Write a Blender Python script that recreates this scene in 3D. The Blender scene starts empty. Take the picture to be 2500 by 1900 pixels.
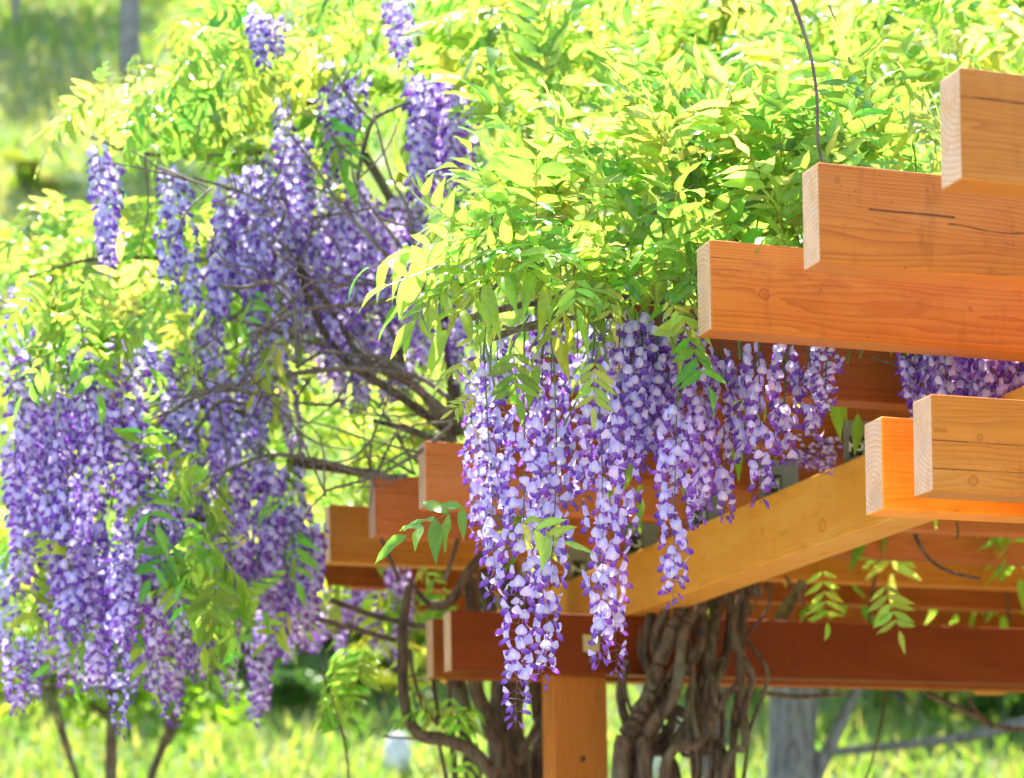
import bpy, math, random
import numpy as np
from mathutils import Vector, Matrix

rng = np.random.default_rng(11)
random.seed(11)
S = bpy.context.scene
COL = S.collection

# ------------------------------------------------------------------ camera
F = 5783.9                      # focal length in photo pixels (photo is 2500 wide)
CX0, CY0 = 1247.0, 2248.3       # principal point in photo pixels (lens shifted upwards)
CAM = np.array([-2.5464, -4.3069, 1.326])
YAW, PIT, ROL = .3397, .0115, -.0178
_fw = np.array([math.sin(YAW)*math.cos(PIT), math.cos(YAW)*math.cos(PIT), math.sin(PIT)])
_r = np.array([math.cos(YAW), -math.sin(YAW), 0.0])
_u = np.cross(_r, _fw)
RT = _r*math.cos(ROL) + _u*math.sin(ROL)
UP = -_r*math.sin(ROL) + _u*math.cos(ROL)
FW = _fw
cd = bpy.data.cameras.new('camera')
cam = bpy.data.objects.new('camera', cd)
COL.objects.link(cam)
cam.matrix_world = Matrix(((RT[0], UP[0], -FW[0], CAM[0]), (RT[1], UP[1], -FW[1], CAM[1]),
                           (RT[2], UP[2], -FW[2], CAM[2]), (0, 0, 0, 1)))
cd.sensor_fit = 'HORIZONTAL'
cd.sensor_width = 36
cd.lens = F/2500*36
cd.shift_x = (1250-CX0)/2500
cd.shift_y = (CY0-950)/2500
cd.clip_start = .05
cd.clip_end = 1000
cd.dof.use_dof = True
cd.dof.focus_distance = 6.15
cd.dof.aperture_fstop = 2.7
cd.dof.aperture_blades = 9
S.camera = cam

# ------------------------------------------------------------------ sky, sun, exposure
SUN_EL, SUN_AZ = math.radians(65), math.radians(10)       # azimuth from +Y (behind the pergola) towards +X
w = bpy.data.worlds.new('World')
S.world = w
w.use_nodes = True
nt = w.node_tree
sky = nt.nodes.new('ShaderNodeTexSky')
sky.sky_type = 'NISHITA'
sky.sun_disc = False
sky.sun_elevation = SUN_EL
sky.sun_rotation = SUN_AZ
bg = nt.nodes['Background']
bg.inputs[1].default_value = .15
nt.links.new(sky.outputs[0], bg.inputs[0])
sd = bpy.data.lights.new('sun', 'SUN')
sd.energy = 5.0
sd.angle = math.radians(.5)
sd.color = (1, .95, .86)
sun = bpy.data.objects.new('sun', sd)
COL.objects.link(sun)
_s = Vector((math.sin(SUN_AZ)*math.cos(SUN_EL), math.cos(SUN_AZ)*math.cos(SUN_EL), math.sin(SUN_EL)))
sun.rotation_euler = _s.to_track_quat('Z', 'Y').to_euler()
sun.location = (8, 20, 30)
S.view_settings.view_transform = 'Standard'
S.view_settings.look = 'None'
S.view_settings.gamma = 1
S.view_settings.use_curve_mapping = False
S.view_settings.exposure = 2.02
S.render.engine = 'CYCLES'
cy = S.cycles
cy.use_denoising = True
cy.use_adaptive_sampling = True
cy.adaptive_threshold = .03
cy.max_bounces = 7
cy.diffuse_bounces = 4
cy.transmission_bounces = 6
cy.glossy_bounces = 3
cy.sample_clamp_indirect = 8
cy.caustics_reflective = False
cy.caustics_refractive = False


# ------------------------------------------------------------------ helpers
def pix(px, py, depth):
    """photo pixel -> world point at a view depth in metres"""
    return CAM + FW*depth + RT*((px-CX0)/F*depth) - UP*((py-CY0)/F*depth)


def vpix(x, y, depth):
    """the same for coordinates read off the 2211 px wide view of the photo"""
    return pix(x*1.13071, y*1.13071, depth)


def pixY(px, py, Y):
    d = FW + RT*((px-CX0)/F) - UP*((py-CY0)/F)
    return CAM + d*((Y-CAM[1])/d[1])


def mesh_np(name, V, Fc, col=None, smooth=True):
    """V (n,3), Fc (m,3 or 4) -> mesh; col (n,3) point colours"""
    V = np.asarray(V, np.float32)
    Fc = np.asarray(Fc, np.int32)
    m = bpy.data.meshes.new(name)
    k = Fc.shape[1]
    m.vertices.add(len(V))
    m.vertices.foreach_set('co', V.ravel())
    m.loops.add(Fc.size)
    m.loops.foreach_set('vertex_index', Fc.ravel())
    m.polygons.add(len(Fc))
    m.polygons.foreach_set('loop_start', np.arange(0, Fc.size, k, dtype=np.int32))
    m.polygons.foreach_set('use_smooth', np.full(len(Fc), smooth))
    m.update(calc_edges=True)
    if col is not None:
        a = m.color_attributes.new('Col', 'FLOAT_COLOR', 'POINT')
        c = np.ones((len(V), 4), np.float32)
        c[:, :3] = col
        a.data.foreach_set('color', c.ravel())
    m.validate()
    return m


def obj(name, me, mat=None, parent=None, mw=None):
    o = bpy.data.objects.new(name, me)
    COL.objects.link(o)
    if mat is not None and me is not None and len(me.materials) == 0:
        me.materials.append(mat)
    if parent is not None:
        o.parent = parent
    if mw is not None:
        o.matrix_local = mw
    return o


def thing(name, label, cat, loc=(0, 0, 0), group=None):
    o = bpy.data.objects.new(name, None)
    COL.objects.link(o)
    o.location = Vector(loc)
    o.empty_display_size = .1
    o['label'] = label
    o['category'] = cat
    if group:
        o['group'] = group
    return o


def join(parts):
    """[(V,F,C),...] -> one (V,F,C)"""
    Vs, Fs, Cs = [], [], []
    n = 0
    for V, Fc, C in parts:
        Vs.append(V)
        Fs.append(Fc+n)
        Cs.append(C)
        n += len(V)
    return np.concatenate(Vs), np.concatenate(Fs), np.concatenate(Cs)


def frame(x, zhint):
    """rotation matrix whose local x is x and whose local z is close to zhint"""
    x = np.asarray(x, float)
    x = x/np.linalg.norm(x)
    y = np.cross(zhint, x)
    n = np.linalg.norm(y)
    if n < 1e-4:
        y = np.cross((.3, .8, .5), x)
        n = np.linalg.norm(y)
    y /= n
    return np.stack([x, y, np.cross(x, y)], 1)


def to_mw(R, p, s=1.0):
    M = np.eye(4)
    M[:3, :3] = R*s
    M[:3, 3] = p
    return Matrix(M.tolist())


def spline(P, n):
    """Catmull-Rom through points P (k,d), n samples"""
    P = np.asarray(P, float)
    if len(P) == 2:
        t = np.linspace(0, 1, n)[:, None]
        return P[0]*(1-t) + P[1]*t
    Q = np.vstack([2*P[0]-P[1], P, 2*P[-1]-P[-2]])
    out = []
    for s in np.linspace(0, len(P)-1-1e-9, n):
        i = int(s)
        t = s-i
        a, b, c, d = Q[i:i+4]
        out.append(.5*((2*b)+(-a+c)*t+(2*a-5*b+4*c-d)*t*t+(-a+3*b-3*c+d)*t**3))
    return np.array(out)


def tube(P, rad, sides=8, n=None, rough=0.0, col=(.2, .15, .1), cap=True):
    """tapered tube of triangles through points P"""
    P = np.asarray(P, float)
    if n is None:
        n = max(3, len(P)*4)
    r0 = np.interp(np.linspace(0, 1, n), np.linspace(0, 1, len(np.atleast_1d(rad))), np.atleast_1d(rad))
    C = spline(P, n)
    T = np.gradient(C, axis=0)
    T /= np.linalg.norm(T, axis=1)[:, None]+1e-9
    ref = np.array([.31, .2, .93])
    V = []
    ph = rng.uniform(0, 6.28, 6)
    for i in range(n):
        a = np.cross(T[i], ref)
        if np.linalg.norm(a) < .2:
            a = np.cross(T[i], (1, 0, 0))
        a /= np.linalg.norm(a)
        b = np.cross(T[i], a)
        for k in range(sides):
            th = 2*math.pi*k/sides
            r = r0[i]
            if rough:
                r *= 1+rough*(math.sin(2*th+ph[0]+i*.35)+.7*math.sin(3*th+ph[1]-i*.5)+.5*math.sin(i*1.3+ph[2])+.35*rng.normal())
            V.append(C[i]+r*(math.cos(th)*a+math.sin(th)*b))
    Fs = []
    for i in range(n-1):
        for k in range(sides):
            k2 = (k+1) % sides
            a, b, c, d = i*sides+k, i*sides+k2, (i+1)*sides+k2, (i+1)*sides+k
            Fs += [(a, b, c), (a, c, d)]
    if cap:
        V.append(C[0]); V.append(C[-1])
        for k in range(sides):
            k2 = (k+1) % sides
            Fs.append((len(V)-2, k2, k))
            Fs.append((len(V)-1, (n-1)*sides+k, (n-1)*sides+k2))
    V = np.array(V)
    return V, np.array(Fs), np.tile(np.array(col, float), (len(V), 1))


def bmesh_box(name, x0, x1, y0, y1, z0, z1, bev=.004, endmat=False):
    import bmesh
    bm = bmesh.new()
    bmesh.ops.create_cube(bm, size=1)
    for v in bm.verts:
        v.co = Vector((x0 if v.co.x < 0 else x1, y0 if v.co.y < 0 else y1, z0 if v.co.z < 0 else z1))
    if bev:
        bmesh.ops.bevel(bm, geom=bm.edges[:], offset=bev, segments=3, affect='EDGES', profile=.5)
    if endmat:
        for f in bm.faces:
            ax = {0: 0, 1: 1, 2: 2}[endmat-1]
            if abs(f.normal[ax]) > .9:
                f.material_index = 1
    for f in bm.faces:
        f.smooth = False
    m = bpy.data.meshes.new(name)
    bm.to_mesh(m)
    bm.free()
    return m


# ------------------------------------------------------------------ node helper
class NT:
    def __init__(self, name):
        self.m = bpy.data.materials.new(name)
        self.m.use_nodes = True
        self.t = self.m.node_tree
        self.t.nodes.clear()
        self.out = self.t.nodes.new('ShaderNodeOutputMaterial')

    def n(self, typ, **kw):
        nd = self.t.nodes.new(typ)
        for k, v in kw.items():
            if k.startswith('i_'):
                key = k[2:]
                key = int(key) if key.isdigit() else key.replace('_', ' ')
                if hasattr(v, 'is_linked') or isinstance(v, bpy.types.NodeSocket):
                    self.t.links.new(v, nd.inputs[key])
                else:
                    nd.inputs[key].default_value = v
            else:
                setattr(nd, k, v)
        return nd

    def math(self, op, a, b=None, c=None, clamp=False):
        nd = self.t.nodes.new('ShaderNodeMath')
        nd.operation = op
        nd.use_clamp = clamp
        for i, v in enumerate((a, b, c)):
            if v is None:
                continue
            if isinstance(v, (int, float)):
                nd.inputs[i].default_value = v
            else:
                self.t.links.new(v, nd.inputs[i])
        return nd.outputs[0]

    def mix(self, fac, a, b, mode='MIX'):
        nd = self.t.nodes.new('ShaderNodeMix')
        nd.data_type = 'RGBA'
        nd.blend_type = mode
        for i, v in ((0, fac), (6, a), (7, b)):
            if isinstance(v, bpy.types.NodeSocket):
                self.t.links.new(v, nd.inputs[i])
            else:
                nd.inputs[i].default_value = v if isinstance(v, (int, float)) else tuple(v)+((1,) if len(v) == 3 else ())
        return nd.outputs[2]

    def ramp(self, fac, stops):
        nd = self.t.nodes.new('ShaderNodeValToRGB')
        self.t.links.new(fac, nd.inputs[0])
        e = nd.color_ramp.elements
        while len(e) < len(stops):
            e.new(.5)
        for el, (p, c) in zip(e, stops):
            el.position = p
            el.color = tuple(c)+((1,) if len(c) == 3 else ())
        return nd.outputs[0]

    def noise(self, vec, scale, detail=3, rough=.55, fac=True):
        nd = self.n('ShaderNodeTexNoise')
        nd.inputs['Scale'].default_value = scale
        nd.inputs['Detail'].default_value = detail
        nd.inputs['Roughness'].default_value = rough
        self.t.links.new(vec, nd.inputs['Vector'])
        return nd.outputs[0]

    def mapv(self, vec, loc=(0, 0, 0), sc=(1, 1, 1)):
        nd = self.n('ShaderNodeMapping')
        nd.inputs['Location'].default_value = loc
        nd.inputs['Scale'].default_value = sc
        self.t.links.new(vec, nd.inputs['Vector'])
        return nd.outputs[0]

    def link(self, a, b):
        self.t.links.new(a, b)

    def surf(self, sh):
        self.t.links.new(sh, self.out.inputs['Surface'])
        return self.m


# ------------------------------------------------------------------ materials
def wood(name, axis, seed, light=(.60, .25, .065), dark=(.36, .10, .022), cracks=(), knots=(), face=2, wear=.35):
    """stained timber, grain along `axis` (0 x, 1 y, 2 z) in object space.
    cracks: (u0, u1, v, halfwidth, wobble); knots: (u, v, r): u along the grain, v up the face"""
    T = NT(name)
    co = T.n('ShaderNodeTexCoord').outputs['Object']
    sep = T.n('ShaderNodeSeparateXYZ')
    T.link(co, sep.inputs[0])
    L = sep.outputs[axis]
    oth = [i for i in range(3) if i != axis]
    A, B = sep.outputs[oth[0]], sep.outputs[oth[1]]     # depth, height (for x beams: y, z)
    r = random.Random(seed)
    ox, oy, oz = r.uniform(0, 50), r.uniform(0, 50), r.uniform(0, 50)
    sc = [9.0, 9.0, 9.0]
    sc[axis] = .9
    warp = T.noise(T.mapv(co, (ox, oy, oz), sc), 1.0, 3)
    # knots pull the rings outwards around them
    kd = None
    for (ku, kv, kr) in knots:
        du = T.math('SUBTRACT', L, ku)
        dv = T.math('SUBTRACT', B, kv)
        d = T.math('SQRT', T.math('ADD', T.math('MULTIPLY', T.math('MULTIPLY', du, du), .35), T.math('MULTIPLY', dv, dv)))
        g = T.math('DIVIDE', kr*kr*.9, T.math('ADD', d, kr*.6))
        kd = g if kd is None else T.math('ADD', kd, g)
    pa, pb = r.uniform(-.12, -.02), r.uniform(-.03, .16)
    da = T.math('SUBTRACT', A, pa)
    db = T.math('SUBTRACT', B, pb)
    rad = T.math('SQRT', T.math('ADD', T.math('MULTIPLY', da, da), T.math('MULTIPLY', db, db)))
    rad = T.math('ADD', rad, T.math('MULTIPLY', warp, .07))
    rad = T.math('ADD', rad, T.math('MULTIPLY', L, r.uniform(-.012, .012)))
    if kd is not None:
        rad = T.math('ADD', rad, kd)
    rings = T.math('FRACT', T.math('MULTIPLY', rad, r.uniform(95, 150)))
    late = T.math('POWER', rings, 2.2)
    sc2 = [260.0, 260.0, 260.0]
    sc2[axis] = 5.0
    fib = T.noise(T.mapv(co, (oz, ox, oy), sc2), 1.0, 3, .6)
    big = T.noise(T.mapv(co, (oy, oz, ox), (3.2, 3.2, 3.2)), 1.0, 3)
    fac = T.math('ADD', T.math('MULTIPLY', late, .55), T.math('MULTIPLY', fib, .40))
    fac = T.math('ADD', fac, T.math('MULTIPLY', T.math('SUBTRACT', big, .5), .5))
    c = T.mix(T.math('MULTIPLY', fac, 1.05, clamp=True), light, dark)
    # saw-mark stains across the grain and small dirt specks
    sc3 = [7.0, 1.2, 1.2]
    if axis == 1:
        sc3 = [1.2, 7.0, 1.2]
    if axis == 2:
        sc3 = [7.0, 7.0, .9]
    st = T.noise(T.mapv(co, (ox+3, oy, oz), sc3), 2.0, 4, .7)
    st = T.ramp(st, ((.56, (0, 0, 0)), (.74, (1, 1, 1))))
    c = T.mix(T.math('MULTIPLY', st, wear), c, (dark[0]*.62, dark[1]*.6, dark[2]*.8))
    fd = T.noise(T.mapv(co, (oy, ox+7, oz), [2.0 if i == axis else 9.0 for i in range(3)]), 1.0, 5, .65)
    c = T.mix(T.math('MULTIPLY', T.ramp(fd, ((.50, (0, 0, 0)), (.72, (1, 1, 1)))), .38), c, (light[0]*1.02, light[1]*1.35, light[2]*2.2))
    dm = T.noise(T.mapv(co, (ox, oz+4, oy), [4.0 if i == axis else 13.0 for i in range(3)]), 1.0, 5, .7)
    c = T.mix(T.math('MULTIPLY', T.ramp(dm, ((.57, (0, 0, 0)), (.70, (1, 1, 1)))), .45), c, (dark[0]*.7, dark[1]*.66, dark[2]*.9))
    sp = T.noise(T.mapv(co, (oz, oy, ox), (95, 95, 95)), 1.0, 1)
    sp = T.ramp(sp, ((.72, (0, 0, 0)), (.78, (1, 1, 1))))
    c = T.mix(T.math('MULTIPLY', sp, T.math('MULTIPLY', big, .9)), c, (.07, .02, .008))
    for (ku, kv, kr) in knots:
        du = T.math('SUBTRACT', L, ku)
        dv = T.math('SUBTRACT', B, kv)
        d = T.math('SQRT', T.math('ADD', T.math('MULTIPLY', du, du), T.math('MULTIPLY', dv, dv)))
        d = T.math('MULTIPLY', d, T.math('ADD', T.math('MULTIPLY', T.noise(T.mapv(co, (ku*7, 1, kv*9), (38, 38, 38)), 1.0, 2), .7), .65))
        ins = T.math('LESS_THAN', d, kr)
        ring = T.math('SUBTRACT', 1, T.math('DIVIDE', T.math('ABSOLUTE', T.math('SUBTRACT', d, kr)), kr*.22), clamp=True)
        c = T.mix(T.math('MULTIPLY', ins, .45), c, (dark[0]*1.2, dark[1]*1.2, dark[2]))
        c = T.mix(T.math('MULTIPLY', ring, .6), c, (.15, .04, .013))
    bumpf = T.math('ADD', T.math('MULTIPLY', late, -.4), T.math('MULTIPLY', fib, .6))
    for (u0, u1, v, hw, wob) in cracks:
        wn = T.noise(T.mapv(co, (ox+v*9, 0, 0), [3.0 if i == axis else 0.0 for i in range(3)]), 1.0, 2)
        vv = T.math('ADD', B, T.math('MULTIPLY', T.math('SUBTRACT', wn, .5), wob))
        d = T.math('ABSOLUTE', T.math('SUBTRACT', vv, v))
        line = T.math('SUBTRACT', 1, T.math('DIVIDE', d, hw), clamp=True)
        line = T.math('MULTIPLY', T.math('MULTIPLY', line, 1.6, clamp=True), T.math('GREATER_THAN', L, u0))
        line = T.math('MULTIPLY', line, T.math('LESS_THAN', L, u1))
        fade = T.noise(T.mapv(co, (ox, v*31, 0), [9.0 if i == axis else 0.0 for i in range(3)]), 1.0, 3)
        line = T.math('MULTIPLY', line, T.ramp(fade, ((.30, (.15, .15, .15)), (.55, (1, 1, 1)))))
        c = T.mix(T.math('MULTIPLY', line, .86), c, (.075, .024, .010))
        bumpf = T.math('SUBTRACT', bumpf, T.math('MULTIPLY', line, 3.0))
    bp = T.n('ShaderNodeBump', i_Strength=.28, i_Distance=.002, i_Height=bumpf)
    p = T.n('ShaderNodeBsdfPrincipled', i_Base_Color=c, i_Roughness=.46, i_Normal=bp.outputs[0])
    p.inputs['Specular IOR Level'].default_value = .14
    return T.surf(p.outputs[0])


def endgrain(name, axis, seed, tint=(.70, .43, .295), ring=(.45, .195, .08)):
    T = NT(name)
    co = T.n('ShaderNodeTexCoord').outputs['Object']
    sep = T.n('ShaderNodeSeparateXYZ')
    T.link(co, sep.inputs[0])
    oth = [i for i in range(3) if i != axis]
    A, B = sep.outputs[oth[0]], sep.outputs[oth[1]]
    r = random.Random(seed)
    ox = r.uniform(0, 60)
    warp = T.noise(T.mapv(co, (ox, ox*.7, 3), (14, 14, 14)), 1.0, 2)
    da = T.math('SUBTRACT', A, r.uniform(-.05, .13))
    db = T.math('SUBTRACT', B, r.uniform(.02, .30))
    rad = T.math('SQRT', T.math('ADD', T.math('MULTIPLY', da, da), T.math('MULTIPLY', db, db)))
    rad = T.math('ADD', rad, T.math('MULTIPLY', warp, .02))
    rings = T.math('FRACT', T.math('MULTIPLY', rad, r.uniform(75, 100)))
    ringf = T.math('POWER', rings, 1.6)
    fine = T.noise(T.mapv(co, (3, ox, 1), (220, 220, 220)), 1.0, 3)
    big = T.noise(T.mapv(co, (1, 5, ox), (11, 11, 7)), 1.0, 3)
    f = T.math('ADD', T.math('MULTIPLY', ringf, .6), T.math('MULTIPLY', T.math('SUBTRACT', fine, .45), .5))
    f = T.math('ADD', f, T.math('MULTIPLY', T.math('SUBTRACT', big, .5), .8), clamp=True)
    c = T.mix(f, tint, ring)
    # stain that bled into parts of the cut, and greying
    bl = T.noise(T.mapv(co, (ox, 2, 8), (16, 16, 10)), 1.0, 5, .7)
    c = T.mix(T.math('MULTIPLY', T.ramp(bl, ((.46, (0, 0, 0)), (.66, (1, 1, 1)))), .55), c, (.50, .24, .09))
    gr = T.noise(T.mapv(co, (8, ox, 5), (9, 9, 22)), 1.0, 4, .7)
    c = T.mix(T.math('MULTIPLY', T.ramp(gr, ((.5, (0, 0, 0)), (.7, (1, 1, 1)))), .35), c, (.42, .36, .33))
    # radial drying checks
    ang = T.math('ARCTAN2', da, db)
    chk = T.noise(T.n('ShaderNodeCombineXYZ', i_X=T.math('MULTIPLY', ang, 26), i_Y=T.math('MULTIPLY', rad, 11), i_Z=ox).outputs[0], 1.0, 2)
    chk = T.ramp(chk, ((.69, (0, 0, 0)), (.73, (1, 1, 1))))
    c = T.mix(T.math('MULTIPLY', chk, .6), c, (.17, .09, .05))
    bp = T.n('ShaderNodeBump', i_Strength=.45, i_Distance=.002, i_Height=T.math('ADD', ringf, T.math('MULTIPLY', chk, -2.0)))
    p = T.n('ShaderNodeBsdfPrincipled', i_Base_Color=c, i_Roughness=.75, i_Normal=bp.outputs[0])
    return T.surf(p.outputs[0])


def foliage(name, gloss=.38, trans=.55, tmul=(1, 1, 1), vary=.25):
    """leaf: colour attribute Col is the reflected colour; light passing through is yellower"""
    T = NT(name)
    at = T.n('ShaderNodeAttribute', attribute_name='Col')
    oi = T.n('ShaderNodeObjectInfo')
    geo = T.n('ShaderNodeNewGeometry')
    co = T.n('ShaderNodeTexCoord').outputs['Object']
    nz = T.noise(co, 60, 2)
    hsv = T.n('ShaderNodeHueSaturation')
    T.link(at.outputs['Color'], hsv.inputs['Color'])
    T.link(T.math('ADD', T.math('MULTIPLY', oi.outputs['Random'], .045), .478), hsv.inputs['Hue'])
    v = T.math('ADD', T.math('MULTIPLY', oi.outputs['Random'], vary), 1-vary*.5)
    v = T.math('MULTIPLY', v, T.math('ADD', T.math('MULTIPLY', nz, .5), .75))
    T.link(v, hsv.inputs['Value'])
    c = hsv.outputs[0]
    p = T.n('ShaderNodeBsdfPrincipled', i_Base_Color=c, i_Roughness=gloss)
    p.inputs['Specular IOR Level'].default_value = .5
    tc = T.mix(1.0, c, tmul, 'MULTIPLY')
    tr = T.n('ShaderNodeBsdfTranslucent', i_Color=tc)
    mx = T.n('ShaderNodeMixShader', i_Fac=trans)
    T.link(p.outputs[0], mx.inputs[1])
    T.link(tr.outputs[0], mx.inputs[2])
    return T.surf(mx.outputs[0])


def bark(name, a=(.23, .17, .12), b=(.07, .045, .03), scale=1.0):
    T = NT(name)
    co = T.n('ShaderNodeTexCoord').outputs['Object']
    n1 = T.noise(T.mapv(co, (0, 0, 0), (38*scale, 38*scale, 9*scale)), 1.0, 5, .65)
    n2 = T.noise(T.mapv(co, (4, 2, 9), (6, 6, 6)), 1.0, 3)
    c = T.mix(T.ramp(n1, ((.38, (0, 0, 0)), (.60, (1, 1, 1)))), b, a)
    c = T.mix(T.math('MULTIPLY', T.ramp(n2, ((.52, (0, 0, 0)), (.7, (1, 1, 1)))), .45), c, (.22, .23, .15))
    bp = T.n('ShaderNodeBump', i_Strength=1.0, i_Distance=.022, i_Height=n1)
    p = T.n('ShaderNodeBsdfPrincipled', i_Base_Color=c, i_Roughness=.82, i_Normal=bp.outputs[0])
    return T.surf(p.outputs[0])


M_LEAF = foliage('wisteria_leaf', .27, .60, (2.05, 1.6, 2.2))
M_TREE = foliage('tree_leaf', .45, .5, (1.7, 1.6, .6), .2)
M_PETAL = foliage('wisteria_petal', .5, .47, (1.3, 1.25, 1.25), .16)
M_BARK = bark('vine_bark', (.15, .088, .055), (.035, .02, .013))
M_TWIG = bark('twig_bark', (.24, .17, .14), (.10, .065, .05), 2)
M_TRUNK = bark('tree_bark', (.24, .22, .22), (.09, .08, .08), .5)
M_STALK = foliage('flower_stalk', .5, .2)


def metal(name, c, rough=.45):
    T = NT(name)
    co = T.n('ShaderNodeTexCoord').outputs['Object']
    nz = T.noise(co, 45, 3)
    col = T.mix(nz, tuple(x*.75 for x in c), c)
    p = T.n('ShaderNodeBsdfPrincipled', i_Base_Color=col, i_Roughness=rough, i_Metallic=.75)
    return T.surf(p.outputs[0])


def plain(name, c, rough=.6):
    T = NT(name)
    co = T.n('ShaderNodeTexCoord').outputs['Object']
    nz = T.noise(co, 30, 3)
    p = T.n('ShaderNodeBsdfPrincipled', i_Base_Color=T.mix(nz, tuple(x*.85 for x in c), c), i_Roughness=rough)
    return T.surf(p.outputs[0])


M_GALV = metal('galvanised_steel', (.26, .255, .27), .55)
M_ZINC = metal('yellow_zinc', (.55, .47, .25), .4)
M_BLACK = plain('black_sticker', (.012, .012, .014), .45)
M_WHITE = plain('white_print', (.8, .8, .8), .5)

# ------------------------------------------------------------------ terrain
def ground_z(x, y):
    d = (x-CAM[0])*math.sin(YAW) + (y-CAM[1])*math.cos(YAW)        # distance straight away from the camera
    l = (x-CAM[0])*math.cos(YAW) - (y-CAM[1])*math.sin(YAW)
    k = np.maximum(d-12.5, 0)
    h = .68*(k-5*(1-np.exp(-k/5)))
    h = h*1.0 + .25*np.sin(l*.35+d*.2)*np.minimum(k/6, 1) + .5*np.sin(l*.11-d*.09+1)*np.minimum(k/15, 1)
    return h


gx = np.concatenate([np.linspace(-260, -40, 23), np.linspace(-38, 50, 90), np.linspace(54, 260, 22)])
gy = np.concatenate([np.linspace(-120, -12, 14), np.linspace(-10, 80, 110), np.linspace(84, 260, 24)])
GX, GY = np.meshgrid(gx, gy)
GZ = ground_z(GX, GY)
V = np.stack([GX, GY, GZ], -1).reshape(-1, 3)
nx, ny = len(gx), len(gy)
i, j = np.meshgrid(np.arange(nx-1), np.arange(ny-1))
a = (j*nx+i).ravel()
Fq = np.stack([a, a+1, a+nx+1, a+nx], 1)
T = NT('meadow_grass')
co = T.n('ShaderNodeTexCoord').outputs['Object']
n1 = T.noise(co, .35, 4)
n2 = T.noise(co, 3.0, 4, .7)
n3 = T.noise(co, 40, 3, .7)
c = T.mix(T.ramp(n1, ((.38, (0, 0, 0)), (.62, (1, 1, 1)))), (.13, .25, .045), (.22, .31, .09))
c = T.mix(T.ramp(n2, ((.45, (0, 0, 0)), (.7, (1, 1, 1)))), c, (.08, .17, .03))
c = T.mix(T.math('MULTIPLY', n3, .5), c, (.33, .36, .10))
bp = T.n('ShaderNodeBump', i_Strength=.9, i_Distance=.12, i_Height=T.math('ADD', n2, n3))
p = T.n('ShaderNodeBsdfPrincipled', i_Base_Color=c, i_Roughness=.8, i_Normal=bp.outputs[0])
p.inputs['Sheen Weight'].default_value = .3
g = obj('ground', mesh_np('ground', V, Fq), T.surf(p.outputs[0]))
g['kind'] = 'structure'

# meadow grass standing on the slope
nb = 170000
dd = 12.5+rng.uniform(0, 1, nb)**1.5*48
ll = (rng.uniform(-.34, .34, nb))*dd+rng.normal(size=nb)
bx = CAM[0]+math.sin(YAW)*dd+math.cos(YAW)*ll
by = CAM[1]+math.cos(YAW)*dd-math.sin(YAW)*ll
bz = ground_z(bx, by)
hh = rng.uniform(.07, .20, nb)*(1+dd*.02)
ww = rng.uniform(.008, .015, nb)*(1+dd*.05)
th = rng.uniform(0, 3.14, nb)
lx, ly = rng.normal(size=nb)*.10, rng.normal(size=nb)*.10
B0 = np.stack([bx-ww*np.cos(th), by-ww*np.sin(th), bz-.02], 1)
B1 = np.stack([bx+ww*np.cos(th), by+ww*np.sin(th), bz-.02], 1)
B2 = np.stack([bx+lx, by+ly, bz+hh], 1)
V = np.stack([B0, B1, B2], 1).reshape(-1, 3)
tone = np.array([(.20, .32, .06), (.28, .36, .09), (.14, .27, .05), (.34, .33, .16)])[rng.integers(0, 4, nb)]*rng.uniform(.8, 1.2, (nb, 1))
patch = np.sin(bx*.31+1)*np.sin(by*.23)+.4*np.sin(bx*.9+by*.6)
tone[patch > .55] = tone[patch > .55]*.7+np.array((.42, .34, .24))*.3
g = obj('grass', mesh_np('grass', V, np.arange(nb*3).reshape(-1, 3), np.repeat(tone, 3, 0), smooth=False), M_TREE)
g['kind'] = 'stuff'
g['label'] = 'sunlit meadow grass covering the hillside'
g['category'] = 'grass'

# unseen pale gravel sheet under the pergola, added to bounce light upwards
T = NT('bounce_gravel')
co = T.n('ShaderNodeTexCoord').outputs['Object']
n1 = T.noise(co, 60, 4, .7)
n2 = T.noise(co, .8, 3)
c = T.mix(n1, (.34, .29, .22), (.58, .51, .42))
c = T.mix(T.math('MULTIPLY', n2, .4), c, (.42, .36, .28))
bp = T.n('ShaderNodeBump', i_Strength=.6, i_Distance=.02, i_Height=n1)
p = T.n('ShaderNodeBsdfPrincipled', i_Base_Color=c, i_Roughness=.85, i_Normal=bp.outputs[0])
V = np.array([(-3, -3.9, .012), (10, -3.9, .012), (10, 7.6, .012), (-1.5, 7.6, .012), (-3, 4, .012)], float)
me = bpy.data.meshes.new('bounce_court')
me.from_pydata(V.tolist(), [], [(0, 1, 2, 3, 4)])
g = obj('bounce_court', me, T.surf(p.outputs[0]))
g['kind'] = 'structure'

# ------------------------------------------------------------------ pergola
HB = .235
Z0 = 2.909                      # underside of the rafters
ZC = 2.398                      # underside of the cross beams
SP = .6239
RT_T = .0877
GXL, GTH = 1.0189, .150
pg = thing('pergola', 'orange-stained timber pergola with stepped rafter ends and square posts', 'pergola', (0, 0, 0))


def beam(name, x0, x1, y0, y1, z0, z1, axis, mat, emat, bev=.0065):
    """beam mesh in local space starting at its low corner"""
    me = bmesh_box(name, 0, x1-x0, 0, y1-y0, 0, z1-z0, bev, endmat=axis+1)
    me.materials.append(mat)
    me.materials.append(emat)
    o = obj(name, me, None, pg)
    o.location = (x0, y0, z0)
    return o


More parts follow.
